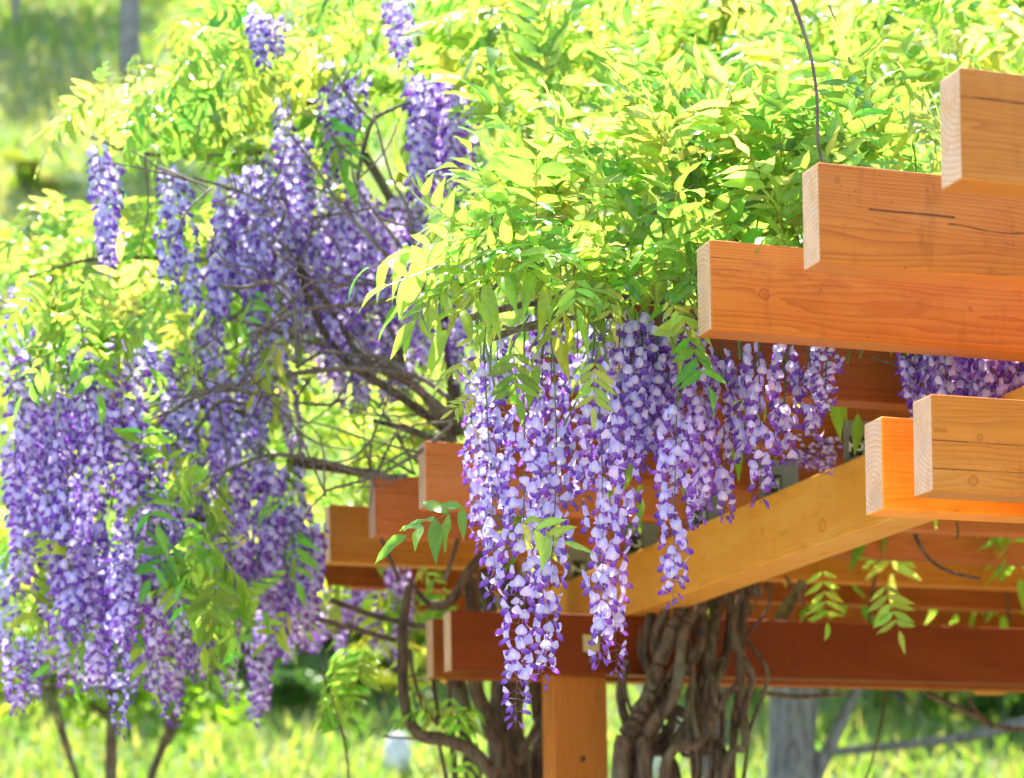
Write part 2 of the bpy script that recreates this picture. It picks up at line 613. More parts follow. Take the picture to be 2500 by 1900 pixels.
ends = [0, -.012, -.0064, .004, -.006, .003, .0052, -.0013, -.0103, .004, -.008]
spec = {
    0: dict(cracks=[(-.1, 3, .173, .0035, .02)], knots=[(.19, .185, .008)], light=(0.46, 0.165, 0.028), dark=(0.27, 0.078, 0.010)),
    1: dict(cracks=[(.13, .36, .135, .004, .012), (.34, .9, .115, .003, .09)], knots=[(.05, .195, .007), (.62, .14, .03)], light=(0.52, 0.175, 0.030), dark=(0.27, 0.068, 0.011), wear=.45),
    2: dict(cracks=[(-.1, .12, .188, .0012, .006), (-.1, .09, .160, .0012, .004)], knots=[(.152, .103, .0135), (.76, .11, .006)], light=(0.56, 0.175, 0.022), dark=(0.33, 0.078, 0.008)),
    6: dict(cracks=[(-.1, 4, .185, .002, .004), (-.1, 4, .15, .0015, .004)], light=(0.56, 0.165, 0.045), dark=(0.36, 0.08, 0.02)),
    7: dict(cracks=[(-.1, 4, .168, .003, .006)], light=(0.52, 0.14, 0.04), dark=(0.33, 0.07, 0.018)),
    8: dict(cracks=[], light=(0.52, 0.19, 0.03), dark=(0.34, 0.09, 0.012)),
}
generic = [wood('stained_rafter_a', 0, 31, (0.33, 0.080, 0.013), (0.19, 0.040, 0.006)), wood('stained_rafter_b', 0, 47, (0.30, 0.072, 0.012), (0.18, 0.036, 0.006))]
rafters = []
for k in range(11):
    y = k*SP
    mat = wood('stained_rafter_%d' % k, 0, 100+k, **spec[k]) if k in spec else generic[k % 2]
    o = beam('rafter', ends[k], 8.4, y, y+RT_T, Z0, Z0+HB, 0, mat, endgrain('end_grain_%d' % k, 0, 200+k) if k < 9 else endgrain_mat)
    if k == 8:
        endgrain_mat = o.data.materials[1]
    rafters.append(o)

# two pairs of cross beams clamp the posts
spec = [(.6668, .2986, dict(cracks=[(-.1, 5, .122, .0022, .006), (-.1, 5, .055, .0018, .006), (-.1, 5, .082, .0008, .004)], knots=[(.13, .135, .008), (.11, .03, .012)], light=(0.480, 0.172, 0.023), dark=(0.296, 0.086, 0.011))),
        (.9145, .2986, dict(light=(0.86, 0.29, 0.022), dark=(0.62, 0.155, 0.009), wear=.12)),  # brighter base colour carries the glow bounced off the beam in front
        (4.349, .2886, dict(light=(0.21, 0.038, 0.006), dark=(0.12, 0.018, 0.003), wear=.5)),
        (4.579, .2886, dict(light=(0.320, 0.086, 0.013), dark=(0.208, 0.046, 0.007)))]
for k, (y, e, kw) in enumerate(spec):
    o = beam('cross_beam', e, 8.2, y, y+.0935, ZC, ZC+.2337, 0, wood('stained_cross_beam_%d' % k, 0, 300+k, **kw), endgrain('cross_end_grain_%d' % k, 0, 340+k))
    if k == 2:
        crossC = o
# girders on the cross beams carry the rafters
ZG0, ZG1 = ZC+.2337, 2.868
gm = wood('stained_girder', 1, 77, (0.74, 0.315, 0.05), (0.52, 0.185, 0.022), knots=[(3.35, .12, .012), (2.45, .13, .012), (2.9, .06, .02)], wear=.25)
ge = endgrain('girder_end_grain', 1, 78)
girders = []
for x in (GXL, 4.0, 7.0):
    girders.append(beam('girder', x, x+GTH, -.25, 6.75, ZG0, ZG1, 1, gm, ge))
pk = bmesh_box('packing_block', 0, GTH-.02, 0, RT_T-.006, 0, Z0-ZG1, .002)
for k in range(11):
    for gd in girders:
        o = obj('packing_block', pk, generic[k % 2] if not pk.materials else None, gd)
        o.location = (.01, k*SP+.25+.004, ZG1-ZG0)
# posts
pm = [wood('stained_post_%d' % k, 2, 90+k, (0.56, 0.19, 0.035), (0.36, 0.10, 0.017), wear=.4) for k in range(2)]
pe = endgrain('post_end_grain', 2, 95)
for (x, y, k) in ((.7415, 4.349+.0945, 0), (.7415, .6668+.0945, 1), (3.73, 4.349+.0945, 1), (3.73, .6668+.0945, 0), (6.73, 4.349+.0945, 1), (6.73, .6668+.0945, 0)):
    o = beam('post', x, x+.228, y, y+(.1345 if y > 2 else .152), 0, ZC+.2, 2, pm[k], pe)
    if k == 0 and x < 1:
        post = o
# knot in the visible post is real relief: a small dark boss
kb, kf, kc = tube([(.118, -.0006, 2.07), (.118, .004, 2.07)], [.013, .011], 14, 3)
obj('knot', mesh_np('knot', kb, kf), plain('knot_wood', (.13, .04, .012), .6), post)
# square washer with bolt, and a smaller bolt below it, on the inner cross beam
wx = pixY(1443, 1571, 4.345)
me = bmesh_box('washer_plate', -.034, .034, -.006, 0, -.034, .034, .002)
wp = obj('washer_plate', me, M_ZINC, crossC)
wp.location = (wx[0]-.2886, -.001, wx[2]-ZC)
bv, bf, bc = tube([(0, -.006, 0), (0, -.02, 0)], [.013, .012], 6, 3)
obj('bolt', mesh_np('bolt', bv, bf, smooth=False), M_ZINC, wp)
bv, bf, bc = tube([(wx[0]-.2886, 0, wx[2]-ZC-.068), (wx[0]-.2886, -.012, wx[2]-ZC-.068)], [.010, .009], 8, 3)
obj('bolt', mesh_np('bolt', bv, bf, smooth=False), M_GALV, crossC)

# galvanised angle brackets between girder and rafters, each with its black sticker
fc = bpy.data.curves.new('digit', 'FONT')
fc.body = '2'
fc.size = .075
fc.extrude = .0003
fc.align_x = 'CENTER'
fc.align_y = 'CENTER'
fo = bpy.data.objects.new('digit', fc)
COL.objects.link(fo)
bpy.context.view_layer.update()
digit = bpy.data.meshes.new_from_object(fo.evaluated_get(bpy.context.evaluated_depsgraph_get()))
digit.name = 'sticker_digit'
bpy.data.objects.remove(fo)
digit.materials.clear()
digit.materials.append(M_WHITE)
import bmesh
bm = bmesh.new()
for (x0, x1, y0, y1, z0, z1) in ((0, .15, -.003, 0, 0, .135), (0, .15, -.09, -.0035, -.0005, .0025)):
    r_ = bmesh.ops.create_cube(bm, size=1)
    for v in r_['verts']:
        v.co = Vector((x0 if v.co.x < 0 else x1, y0 if v.co.y < 0 else y1, z0 if v.co.z < 0 else z1))
br_me = bpy.data.meshes.new('angle_bracket')
bm.to_mesh(br_me)
bm.free()
st_me = bmesh_box('sticker', 0, .062, -.0008, 0, 0, .068, 0)
hole_v, hole_f, _c = tube([(0, 0, 0), (0, -.0012, 0)], [.006, .006], 10, 2)
hole_me = mesh_np('screw_head', hole_v, hole_f, smooth=False)
lv, lf = [], []
for q in range(5):
    z = .034+.0058*(q-2)*1.6
    n0 = len(lv)
    lv += [(.046, -.0011, z-.0016), (.058-.002*(q % 2), -.0011, z-.0016), (.058-.002*(q % 2), -.0011, z+.0016), (.046, -.0011, z+.0016)]
    lf += [(n0, n0+1, n0+2, n0+3)]
ln_me = mesh_np('small_print', np.array(lv), np.array(lf), smooth=False)
for k in range(1, 11):
    b = obj('angle_bracket', br_me, M_GALV, girders[0])
    b.location = (0, k*SP-.001+.25, ZG1-ZG0+.0015)
    s_ = obj('sticker', st_me, M_BLACK, b)
    s_.location = (.022, -.0036, .016)
    d_ = obj('sticker_print', digit, None, b)
    d_.matrix_local = Matrix.Translation((.042, -.0049, .050)) @ Matrix.Rotation(math.radians(90), 4, 'X') @ Matrix.Rotation(math.radians(-90), 4, 'Z')
    l_ = obj('sticker_print', ln_me, M_WHITE, b)
    l_.location = (.022, -.0036, .016)
    for (hx, hz) in ((.11, .03), (.13, .07), (.11, .11), (.05, .115)):
        h_ = obj('screw_head', hole_me, M_GALV, b)
        h_.location = (hx, -.003, hz)

# ------------------------------------------------------------------ wisteria pieces
GREEN = np.array([(.14, .29, .025), (.18, .34, .03), (.22, .37, .035), (.11, .25, .022), (.26, .38, .05), (.19, .33, .03)])


def leaflet(L, W, fold, droop, wave, ph):
    """one leaflet along +x, upper side +z"""
    t = np.array([0, .1, .25, .42, .6, .76, .9, 1.0])
    wd = np.array([.12, .55, .92, 1.0, .82, .5, .17, .0])*W
    V = []
    for k, (tt, ww) in enumerate(zip(t, wd)):
        x = L*tt
        z0 = -droop*L*tt*tt
        f = fold*ww
        wv = wave*L*math.sin(tt*11+ph)
        wv2 = wave*L*math.sin(tt*11+ph+2.1)
        V += [(x, ww, z0+f+wv), (x, 0, z0), (x, -ww, z0+f+wv2)]
    Fs = []
    for k in range(len(t)-2):
        a = 3*k
        b = a+3
        Fs += [(a, a+1, b+1), (a, b+1, b), (a+1, a+2, b+2), (a+1, b+2, b+1)]
    a = 3*(len(t)-2)
    Fs += [(a, a+1, a+4), (a+1, a+2, a+4)]
    V = V[:-3]+[V[-3], V[-2], V[-1]]
    return np.array(V), np.array(Fs)


def compound_leaf(seed, n, Lr, Ll, droop, curl):
    """pinnate leaf, rachis along +x from the origin, upper side +z"""
    r = np.random.default_rng(seed)
    P = np.array([(Lr*t, .02*Lr*math.sin(3*t+seed), -droop*Lr*t*t + .02*Lr*math.sin(2.2*t*3)) for t in np.linspace(0, 1, 7)])
    V, Fc, C = tube(P, [.0016, .0012, .0007], 3, 7, 0, (.26, .22, .05), cap=False)
    parts = [(V, Fc, C)]
    base = GREEN[r.integers(len(GREEN))]

    def add(p, d, up, L):
        R = frame(d, up)
        lv, lf = leaflet(L, L*r.uniform(.115, .16), r.uniform(.1, .55), r.uniform(.05, .3)+curl, r.uniform(.008, .042), r.uniform(0, 6))
        cc = base*r.uniform(.8, 1.2)*(1+.12*r.normal(size=3)*np.array([1, .5, .5]))
        cm = np.tile(np.clip(cc, .01, .6), (len(lv), 1))
        cm[1::3] *= 1.18                                  # paler midrib
        parts.append((lv@R.T+p, lf, cm))

    for k in range(n):
        t = .22+.74*k/n
        p = np.array([Lr*t, .02*Lr*math.sin(3*t+seed), -droop*Lr*t*t])
        tang = np.array([1, 0, -2*droop*t])
        tang /= np.linalg.norm(tang)
        size = Ll*(.72+.5*math.sin(math.pi*(.15+.8*k/n)))*r.uniform(.88, 1.1)
        for s in (-1, 1):
            an = math.radians(r.uniform(45, 68))
            d = tang*math.cos(an)+np.array([0, s*math.sin(an), 0])+np.array([0, 0, r.uniform(-.35, .2)-curl*.8])
            add(p, d, (r.normal()*.22, s*-.25+r.normal()*.15, 1), size)
    tang = np.array([1, .1*r.normal(), -2*droop])
    add(P[-1], tang, (0, .2*r.normal(), 1), Ll*1.1)
    return join(parts)


LEAVES = [compound_leaf(500+k, [4, 4, 5, 5, 5, 3, 4, 5][k], [.21, .24, .28, .30, .28, .17, .26, .27][k],
                        [.10, .105, .108, .10, .105, .092, .105, .11][k], [.1, .3, .5, .25, .75, .05, .4, .15][k],
                        [0, .1, .2, 0, .35, .05, .15, .0][k]) for k in range(8)]
LEAF_ME = []
for k, (V, Fc, C) in enumerate(LEAVES):
    m = mesh_np('compound_leaf', V, Fc, C)
    m.materials.append(M_LEAF)
    LEAF_ME.append(m)


def flower(seed, opening):
    """one pea flower: origin at the calyx, facing +x, up +z"""
    r = np.random.default_rng(seed)
    parts = []
    # calyx
    V, Fc, C = tube([(-.004, 0, .001), (.001, 0, 0), (.005, 0, -.001)], [.0012, .0034, .0038], 5, 4, 0, (.20, .09, .24), cap=False)
    parts.append((V, Fc, C))
    if opening < .25:                                                       # bud
        V, Fc, C = tube([(.002, 0, 0), (.008, 0, -.001), (.014, 0, -.003), (.019, 0, -.006)], [.0028, .0048, .0045, .0008], 6, 6, 0, (.27, .11, .52))
        C[:, :] = C*np.interp(V[:, 0], (.002, .018), (1.35, .8))[:, None]
        parts.append((V, Fc, C))
        return join(parts)
    # banner petal: broad, reflexed
    nu, nv = 5, 5
    V, C = [], []
    back = .9*opening
    for b in range(nv):
        v = b/(nv-1)
        wv = .0150*math.sin(math.pi*(.13+.76*v))**.75
        for a in range(nu):
            u = a/(nu-1)*2-1
            th = .45+back*v*1.25
            x = .004+.024*v*math.cos(th)*.75-.0075*u*u*opening+.003*abs(u)*(1-v)+.0015*math.sin(3*u+seed)
            z = .001+.0255*v*math.sin(th)-.004*u*u*v
            V.append((x, u*wv, z))
            spot = max(0, 1-((u/.42)**2+((v-.30)/.30)**2))
            edge = np.array((.52, .41, .84))
            mid = np.array((.60, .53, .93))
            cc = mid*(1-abs(u)**2)+edge*abs(u)**2
            cc = cc*(1-.85*spot)+np.array((.90, .84, .36))*.85*spot
            C.append(cc)
    Fs = []
    for b in range(nv-1):
        for a in range(nu-1):
            q = b*nu+a
            Fs += [(q, q+1, q+nu+1), (q, q+nu+1, q+nu)]
    parts.append((np.array(V), np.array(Fs), np.array(C)))
    # two wings hugging the keel
    for s in (-1, 1):
        V, C = [], []
        for b in range(5):
            v = b/4
            for a in range(3):
                u = a/2
                x = .004+.019*v-.002*u
                h = .0105*math.sin(math.pi*(.12+.8*v))**.8
                z = -.001-.010*v*v-(u-.35)*h
                y = s*(.0012+.0065*math.sin(math.pi*(.1+.8*v))*(1-.55*u)*(.55+.6*opening))
                V.append((x, y, z))
                C.append(np.array((.31, .12, .57))*(1-v)+np.array((.12, .015, .34))*v+np.array((.10, .10, .08))*(1-u)*(1-v))
        Fs = []
        for b in range(4):
            for a in range(2):
                q = b*3+a
                Fs += [(q, q+1, q+4), (q, q+4, q+3)] if s > 0 else [(q, q+4, q+1), (q, q+3, q+4)]
        parts.append((np.array(V), np.array(Fs), np.array(C)))
    return join(parts)


FLOWERS = [flower(1, 1.0), flower(2, .8), flower(3, .62), flower(4, 1.15), flower(5, .42), flower(6, .1)]
FLOWER_ME = []
for V, Fc, C in FLOWERS:
    m = mesh_np('flower', V*1.2, Fc, C)
    m.materials.append(M_PETAL)
    FLOWER_ME.append(m)


def raceme(seed, L, dens=88, wide=1.0):
    """hanging raceme of length L from the origin downwards: stalk (V,F,C) and flower placements"""
    r = np.random.default_rng(seed)
    bx, by = r.uniform(-.05, .05, 2)*L
    P = np.array([(bx*t*t+.006*math.sin(5*t+seed), by*t*t+.006*math.sin(4*t+seed*2), -L*t) for t in np.linspace(0, 1, 9)])
    stalk = [tube(P, [.0024, .002, .0012, .0006], 5, 14, 0, (.10, .11, .05), cap=False)]
    pl = []
    n = int(L*dens*1.02)
    ang = r.uniform(0, 6.28)
    t0 = r.uniform(.05, .11)
    for k in range(n):
        t = t0+(1-t0)*(k+.5)/n+r.normal()*.004
        t = min(max(t, .02), 1)
        ang += 2.4+r.normal()*.35
        p = np.array([np.interp(t, np.linspace(0, 1, 9), P[:, c]) for c in range(3)])
        taper = (1-.70*max(0, (t-.35)/.65)**1.1)*(.75+.25*min(1, t/.12))*1.12
        pl_len = (.034+.009*r.normal())*taper*wide
        el = r.uniform(-.35, .35)-.15*t
        d = np.array([math.cos(ang)*math.cos(el), math.sin(ang)*math.cos(el), math.sin(el)])
        q = p+d*pl_len
        stalk.append(tube([p, p+d*pl_len*.55+np.array([0, 0, .0015]), q], [.0009, .0007], 3, 3, 0, (.24, .13, .20), cap=False))
        if t > .965:
            f = 5
        elif t > .88:
            f = [5, 4, 4, 2][r.integers(4)]
        else:
            f = [0, 1, 3, 2, 0, 1, 4][r.integers(7)]
        fd = np.array([math.cos(ang+r.normal()*.35), math.sin(ang+r.normal()*.35), r.normal()*.25-.15-.5*(f == 5)])
        R = frame(fd, (r.normal()*.3, r.normal()*.3, 1))
        pl.append((f, R, q+R[:, 0]*.005, r.uniform(.86, 1.12)*(1-.12*max(0, t-.8)/.2)))
    return join(stalk), pl


def cluster(pl, seed):
    r = np.random.default_rng(seed)
    parts = []
    for f, R, p, s in pl:
        V, Fc, C = FLOWERS[f]
        k = 1+.13*r.normal()
        parts.append(((V*1.2*s)@R.T+p, Fc, np.clip(C*k, 0, .95)))
    return join(parts)


RACEMES = []                     # (length, stalk mesh, blossom mesh, placements)
for k, (L, dn, wd) in enumerate(((.32, 130, .8), (.45, 118, .9), (.58, 110, 1.0), (.72, 102, 1.05), (.9, 95, 1.1), (1.1, 90, 1.1),
                                 (.5, 112, 1.0), (.66, 104, .95), (.8, 98, 1.05), (.38, 120, .9))):
    stk, pl = raceme(700+k, L, dn, wd)
    sm = mesh_np('raceme_stalk', *stk)
    sm.materials.append(M_STALK)
    bmz = mesh_np('blossom_cluster', *cluster(pl, 800+k))
    bmz.materials.append(M_PETAL)
    RACEMES.append((L, sm, bmz, pl))


def hang_raceme(plant, top, length, split=False, lean=.05):
    """hang one raceme from the point top; split: every flower an object of its own"""
    cand = sorted(range(len(RACEMES)), key=lambda q: abs(RACEMES[q][0]-length)+rng.uniform(0, .09))
    L, sm, bmz, pl = RACEMES[cand[0]]
    s = length/L
    sx = (.52+.42*s)*rng.uniform(.84, 1.04)
    o = obj('raceme', sm, None, plant)
    M = Matrix.Translation(Vector(top)-plant.location) @ Matrix.Rotation(rng.normal()*lean, 4, 'X') @ Matrix.Rotation(rng.normal()*lean, 4, 'Y') \
        @ Matrix.Rotation(rng.uniform(0, 6.28), 4, 'Z') @ Matrix.Diagonal((sx, sx, s, 1))
    o.matrix_local = M
    if split:
        for f, R, p, fs in pl:
            obj('flower', FLOWER_ME[f], None, o, to_mw(R, p, fs))
    else:
        c = obj('blossom_cluster', bmz, None, o)
        c['kind'] = 'stuff'
    return o


def in_poly(x, y, P):
    c = False
    j = len(P)-1
    for i in range(len(P)):
        xi, yi = P[i]
        xj, yj = P[j]
        if (yi > y) != (yj > y) and x < (xj-xi)*(y-yi)/(yj-yi)+xi:
            c = not c
        j = i
    return c


def scatter(poly, n, dfun):
    """n points inside a polygon of view coordinates, depth from dfun(x, y)"""
    xs = [p[0] for p in poly]
    ys = [p[1] for p in poly]
    out = []
    while len(out) < n:
        x, y = rng.uniform(min(xs), max(xs)), rng.uniform(min(ys), max(ys))
        if in_poly(x, y, poly):
            out.append((x, y, dfun(x, y)))
    return out


def leaf_dir(bias, spread=.7):
    d = np.array(bias, float)+rng.normal(size=3)*spread
    return d/np.linalg.norm(d)


def put_leaves(plant, items, n_obj, scale=(.85, 1.15), keep=None):
    """items: (point, direction, up); the n_obj nearest ones are objects, the rest one joined mesh"""
    items = sorted(items, key=lambda it: float((it[0]-CAM)@FW))
    bulk = []
    for k, it in enumerate(items):
        p, d, up = it[:3]
        R = frame(d, up)
        v = rng.integers(len(LEAVES))
        s = rng.uniform(*scale)
        if len(it) > 3:                                   # wanted overall length in metres
            v = int(it[4]) if len(it) > 4 else [0, 5, 7][k % 3]
            s = it[3]/float(LEAVES[v][0][:, 0].max())
        if k < n_obj:
            obj('leaf', LEAF_ME[v], None, plant, to_mw(R, p-np.array(plant.location), s))
        else:
            V, Fc, C = LEAVES[v]
            bulk.append(((V*s)@R.T+p-np.array(plant.location), Fc, np.clip(C*rng.uniform(.75, 1.25)*(1+rng.normal(size=3)*np.array([.14, .06, .06])), .01, .7)))
    if bulk:
        o = obj('foliage', mesh_np('foliage', *join(bulk)), M_LEAF, plant)
        o['kind'] = 'stuff'


def stem(plant, name, pts, rad, mat, sides=8, rough=.05, n=None):
    pts = [np.asarray(p)-np.array(plant.location) for p in pts]
    V, Fc, C = tube(pts, rad, sides, n, rough, (.13, .19, .05))
    return obj(name, mesh_np(name, V, Fc, C), mat, plant)


def z2(pts, Y):
    return [pixY(1500+.5952*x, 900+.5952*y, Y) for x, y in pts]


def z3(pts, d):
    return [pix(700+.5357*x, 1000+.5357*y, d) for x, y in pts]


def z5(pts, d):
    return [pix(.5358*x, 300+.5358*y, d) for x, y in pts]


# ------------------------------------------------------------------ wisteria trained over the pergola
b0 = pixY(1600, 1890, 4.15)
wa = thing('wisteria', 'wisteria with twisted bare stems climbing the pergola, long lilac racemes over its rafter ends', 'wisteria', (b0[0], b0[1], 0))
base = np.array([b0[0], b0[1], 0.0])
vines = [
    ([(330, 930), (270, 1000), (235, 1080), (200, 1200), (150, 1330), (80, 1450), (10, 1680)], 4.10, [.030, .042, .045]),
    ([(380, 960), (300, 1050), (270, 1180), (235, 1350), (140, 1500), (110, 1680)], 4.05, [.026, .030, .038]),
    ([(440, 950), (400, 1100), (370, 1250), (330, 1400), (250, 1560), (230, 1690)], 4.18, [.032, .036, .036]),
    ([(190, 990), (172, 1100), (195, 1250), (185, 1400), (150, 1560), (80, 1690)], 4.20, [.022, .028, .03]),
    ([(300, 1000), (320, 1120), (305, 1260), (300, 1400), (318, 1540), (322, 1690)], 4.12, [.014, .017, .018]),
    ([(535, 900), (495, 1020), (495, 1130), (540, 1270), (548, 1400), (520, 1550), (450, 1690)], 4.06, [.018, .020, .024]),
    ([(515, 900), (518, 1100), (512, 1300), (508, 1450), (480, 1600)], 4.16, [.026, .028, .024]),
    ([(500, 1300), (440, 1380), (330, 1540), (190, 1690)], 4.0, [.018, .022, .026]),
    ([(640, 870), (575, 985), (490, 1150), (420, 1270), (360, 1400)], 4.12, [.006, .008, .009]),
    ([(420, 1690), (330, 1560), (290, 1450), (200, 1390), (140, 1480)], 4.22, [.03, .028, .02]),
    ([(230, 1690), (130, 1560), (60, 1480), (20, 1330), (60, 1200)], 4.26, [.032, .03, .022]),
    ([(40, 1690), (60, 1560), (130, 1430), (250, 1300), (330, 1150), (350, 1000)], 4.16, [.036, .034, .026]),
    ([(460, 1690), (370, 1500), (400, 1320), (450, 1180), (470, 960)], 4.26, [.026, .03, .02]),
    ([(130, 1690), (190, 1560), (230, 1430), (170, 1290), (120, 1180), (150, 1000)], 4.28, [.03, .028, .022]),
]
for pts, Y, rad in vines:
    P = z2(pts, Y)
    if pts[0][1] > pts[-1][1]:
        P = P[::-1]
        rad = rad[::-1]
    rad = [q*.72 for q in rad]
    jit = [p+np.array([0, rng.normal()*.03, 0]) for p in P]
    e = jit[-1]
    foot = np.array([base[0]+(e[0]-base[0])*.5, e[1]+rng.normal()*.05, -.03])
    mid = (e+foot)/2+np.array([rng.normal()*.04, rng.normal()*.04, 0])
    stem(wa, 'stem', jit+[mid, foot], list(rad)+[rad[-1]*1.1], M_BARK, 12, .085, 64)
    if rng.random() < .25:
        continue
    thin = [p+rng.normal(size=3)*np.array([.05, .05, .02]) for p in jit]
    stem(wa, 'stem', thin+[mid+rng.normal(size=3)*.04, foot+np.array([rng.normal()*.08, rng.normal()*.08, 0])], [max(.006, q*.42) for q in rad], M_BARK, 8, .08, 50)
# stems carried on from the girder to the top of the pergola and forward over the rafters
up0 = z2([(450, 930)], 4.15)[0]
for (tx, ty, td) in ((1300, 600, 6.75), (1480, 620, 6.6), (1150, 640, 6.9), (1600, 560, 6.9), (1850, 420, 7.0), (1250, 430, 7.4), (2050, 330, 7.6)):
    q = vpix(tx, ty, td)
    m1 = up0+np.array([rng.normal()*.1, -.1, .5])
    m2 = (m1+q)/2+np.array([rng.normal()*.15, 0, .35+rng.normal()*.1])
    stem(wa, 'branch', [up0+rng.normal(size=3)*.05, m1, m2, q], [.022, .016, .007], M_BARK, 7, .05, 30)
for pts, d, r in (([(1190, 700), (1130, 712), (1085, 705)], 6.35, .006), ([(1000, 690), (1120, 660), (1300, 640), (1480, 660)], 6.75, .011),
                  ([(1060, 730), (1200, 690), (1400, 680), (1560, 690), (1800, 715)], 6.62, .010), ([(1500, 690), (1800, 700), (2230, 705)], 6.85, .010),
                  ([(1230, 620), (1180, 660), (1195, 700)], 6.4, .007), ([(1040, 660), (1090, 600), (1200, 560)], 6.5, .006),
                  ([(1705, -20), (1745, 100), (1763, 200), (1766, 300), (1776, 352)], 6.32, .0055), ([(1880, 770), (1960, 800)], 6.9, .003),
                  ([(1290, 640), (1330, 560), (1400, 470), (1500, 400)], 6.6, .006), ([(1560, 500), (1600, 400), (1620, 300), (1600, 230)], 6.9, .004),
                  ([(1790, 10), (1830, 120), (1870, 210)], 7.4, .004)):
    stem(wa, 'twig', [vpix(x, y, d) for x, y in pts], [r, r*.75], M_TWIG, 6, .06, 24)
front = [(1035, 745, 1180), (1050, 740, 1300), (1075, 700, 1130), (1130, 850, 1565), (1160, 760, 1330), (1185, 670, 1180), (1200, 900, 1470),
         (1160, 660, 1000), (1245, 670, 1090), (1290, 760, 1440), (1315, 800, 1465), (1300, 660, 1050), (1340, 670, 1160),
         (1385, 690, 1010), (1372, 670, 960), (1400, 665, 930), (1420, 680, 1010), (1440, 690, 1080), (1462, 850, 1300), (1470, 690, 960), (1500, 690, 1100),
         (1510, 760, 1130), (1560, 740, 1120), (1600, 735, 1000), (1640, 740, 1085), (1690, 735, 1000),
         (1745, 740, 950), (1785, 745, 890)]
for k, (x, y0, y1) in enumerate(front):
    if (x, y0) in ((1130, 850), (1462, 850), (1290, 760), (1640, 740), (1785, 745)):
        d, sp = 6.3 if x < 1500 else 6.48, True
    else:
        d, sp = (rng.uniform(6.4, 7.05) if x < 1320 else rng.uniform(6.38, 6.55) if x < 1440 else rng.uniform(6.48, 6.72)), False
    a_, b_ = vpix(x, y0, d), vpix(x, y1, d)
    hang_raceme(wa, a_, float(np.linalg.norm(a_-b_)), sp, .02 if sp else .035)
    if y0 > 740:
        stem(wa, 'flower_stalk', [a_, (a_+vpix(x+rng.normal()*20, 690, d))/2+rng.normal(size=3)*.004, vpix(x+rng.normal()*25, 680, d)], [.0024, .0028], M_STALK, 5, 0, 8)
for x in np.arange(1970, 2240, 15):
    d = rng.uniform(6.66, 7.0)
    hang_raceme(wa, vpix(x+rng.normal()*6, 690+rng.normal()*12, d), rng.uniform(.24, .36), False, .05)
for x, y in ((1760, 965), (1790, 975), (1725, 955)):
    hang_raceme(wa, vpix(x, y-30, 7.6), .12, False, .1)

# leaves
items = []
poly = [(900, 600), (915, 500), (985, 440), (1040, 345), (1130, 340), (1210, 310), (1230, 215), (1300, 235), (1370, 190), (1440, 150), (1490, 215), (1590, 190), (1640, 260),
        (1720, 210), (1790, 140), (1900, 170), (2040, 180), (2040, 420), (1740, 540), (1500, 560), (1480, 600), (1350, 610), (1180, 600), (1060, 640), (1000, 650), (930, 640)]
toL = -RT


def front_depth(x, y):
    return 6.2+max(0, 600-y)/600*.45+rng.uniform(0, .6)


for x, y, d in scatter(poly, 180, front_depth):
    p = vpix(x, y, d)
    e = np.clip((x-900)/500, 0, 1)                      # at the left edge the leaves droop outwards, further right they stand up
    low = np.clip((y-450)/200, 0, 1)
    bias = toL*(.9-.55*e)+np.array([0, 0, -.35+1.85*e-.45*low])-FW*.35
    dr = leaf_dir(bias, .38)
    items.append((p-dr*.12, dr, np.array([0, 0, 1])-FW*.5*e+rng.normal(size=3)*.45))
    if len(items) % 4 == 0:                             # the shoots that carry the leaves
        q_ = p-dr*.12
        stem(wa, 'shoot', [q_+np.array([rng.normal()*.06, .05+rng.normal()*.05, -.34]), q_+np.array([rng.normal()*.02, .02, -.15]), q_, q_+dr*.05], [.0034, .0018], M_STALK, 5, .03, 10)
for k in range(15):                                     # skirt of leaves drooping over the tops of the racemes
    x = rng.uniform(1050, 1490)
    dr = leaf_dir(toL*rng.normal()*.6+np.array([0, 0, -.45])-FW*.7, .3)
    items.append((vpix(x, rng.uniform(545, 610), rng.uniform(6.3, 6.6)), dr, np.array([0, 0, 1])-FW*.4+rng.normal(size=3)*.3))
for (bx, by, tx, ty, d) in ((1035, 1085, 850, 1150, 6.25), (1105, 1120, 1240, 1175, 6.22), (1480, 705, 1540, 840, 6.2), (1500, 640, 1470, 760, 6.25), (1030, 770, 945, 825, 6.3),
                            (1110, 740, 1120, 870, 6.2), (1290, 760, 1275, 880, 6.22), (1010, 650, 930, 620, 6.3), (1240, 590, 1250, 680, 6.2), (1300, 590, 1330, 690, 6.25),
                            (1100, 690, 1010, 720, 6.3), (1040, 850, 970, 880, 6.35), (1190, 1100, 1150, 1220, 6.6), (1430, 640, 1500, 700, 6.2)):
    a_, b_ = vpix(bx, by, d), vpix(tx, ty, d-.05)
    items.append((a_, b_-a_, -FW*.5+UP*.6+rng.normal(size=3)*.2, float(np.linalg.norm(b_-a_))*1.3))
put_leaves(wa, items, 298, (.78, 1.12))
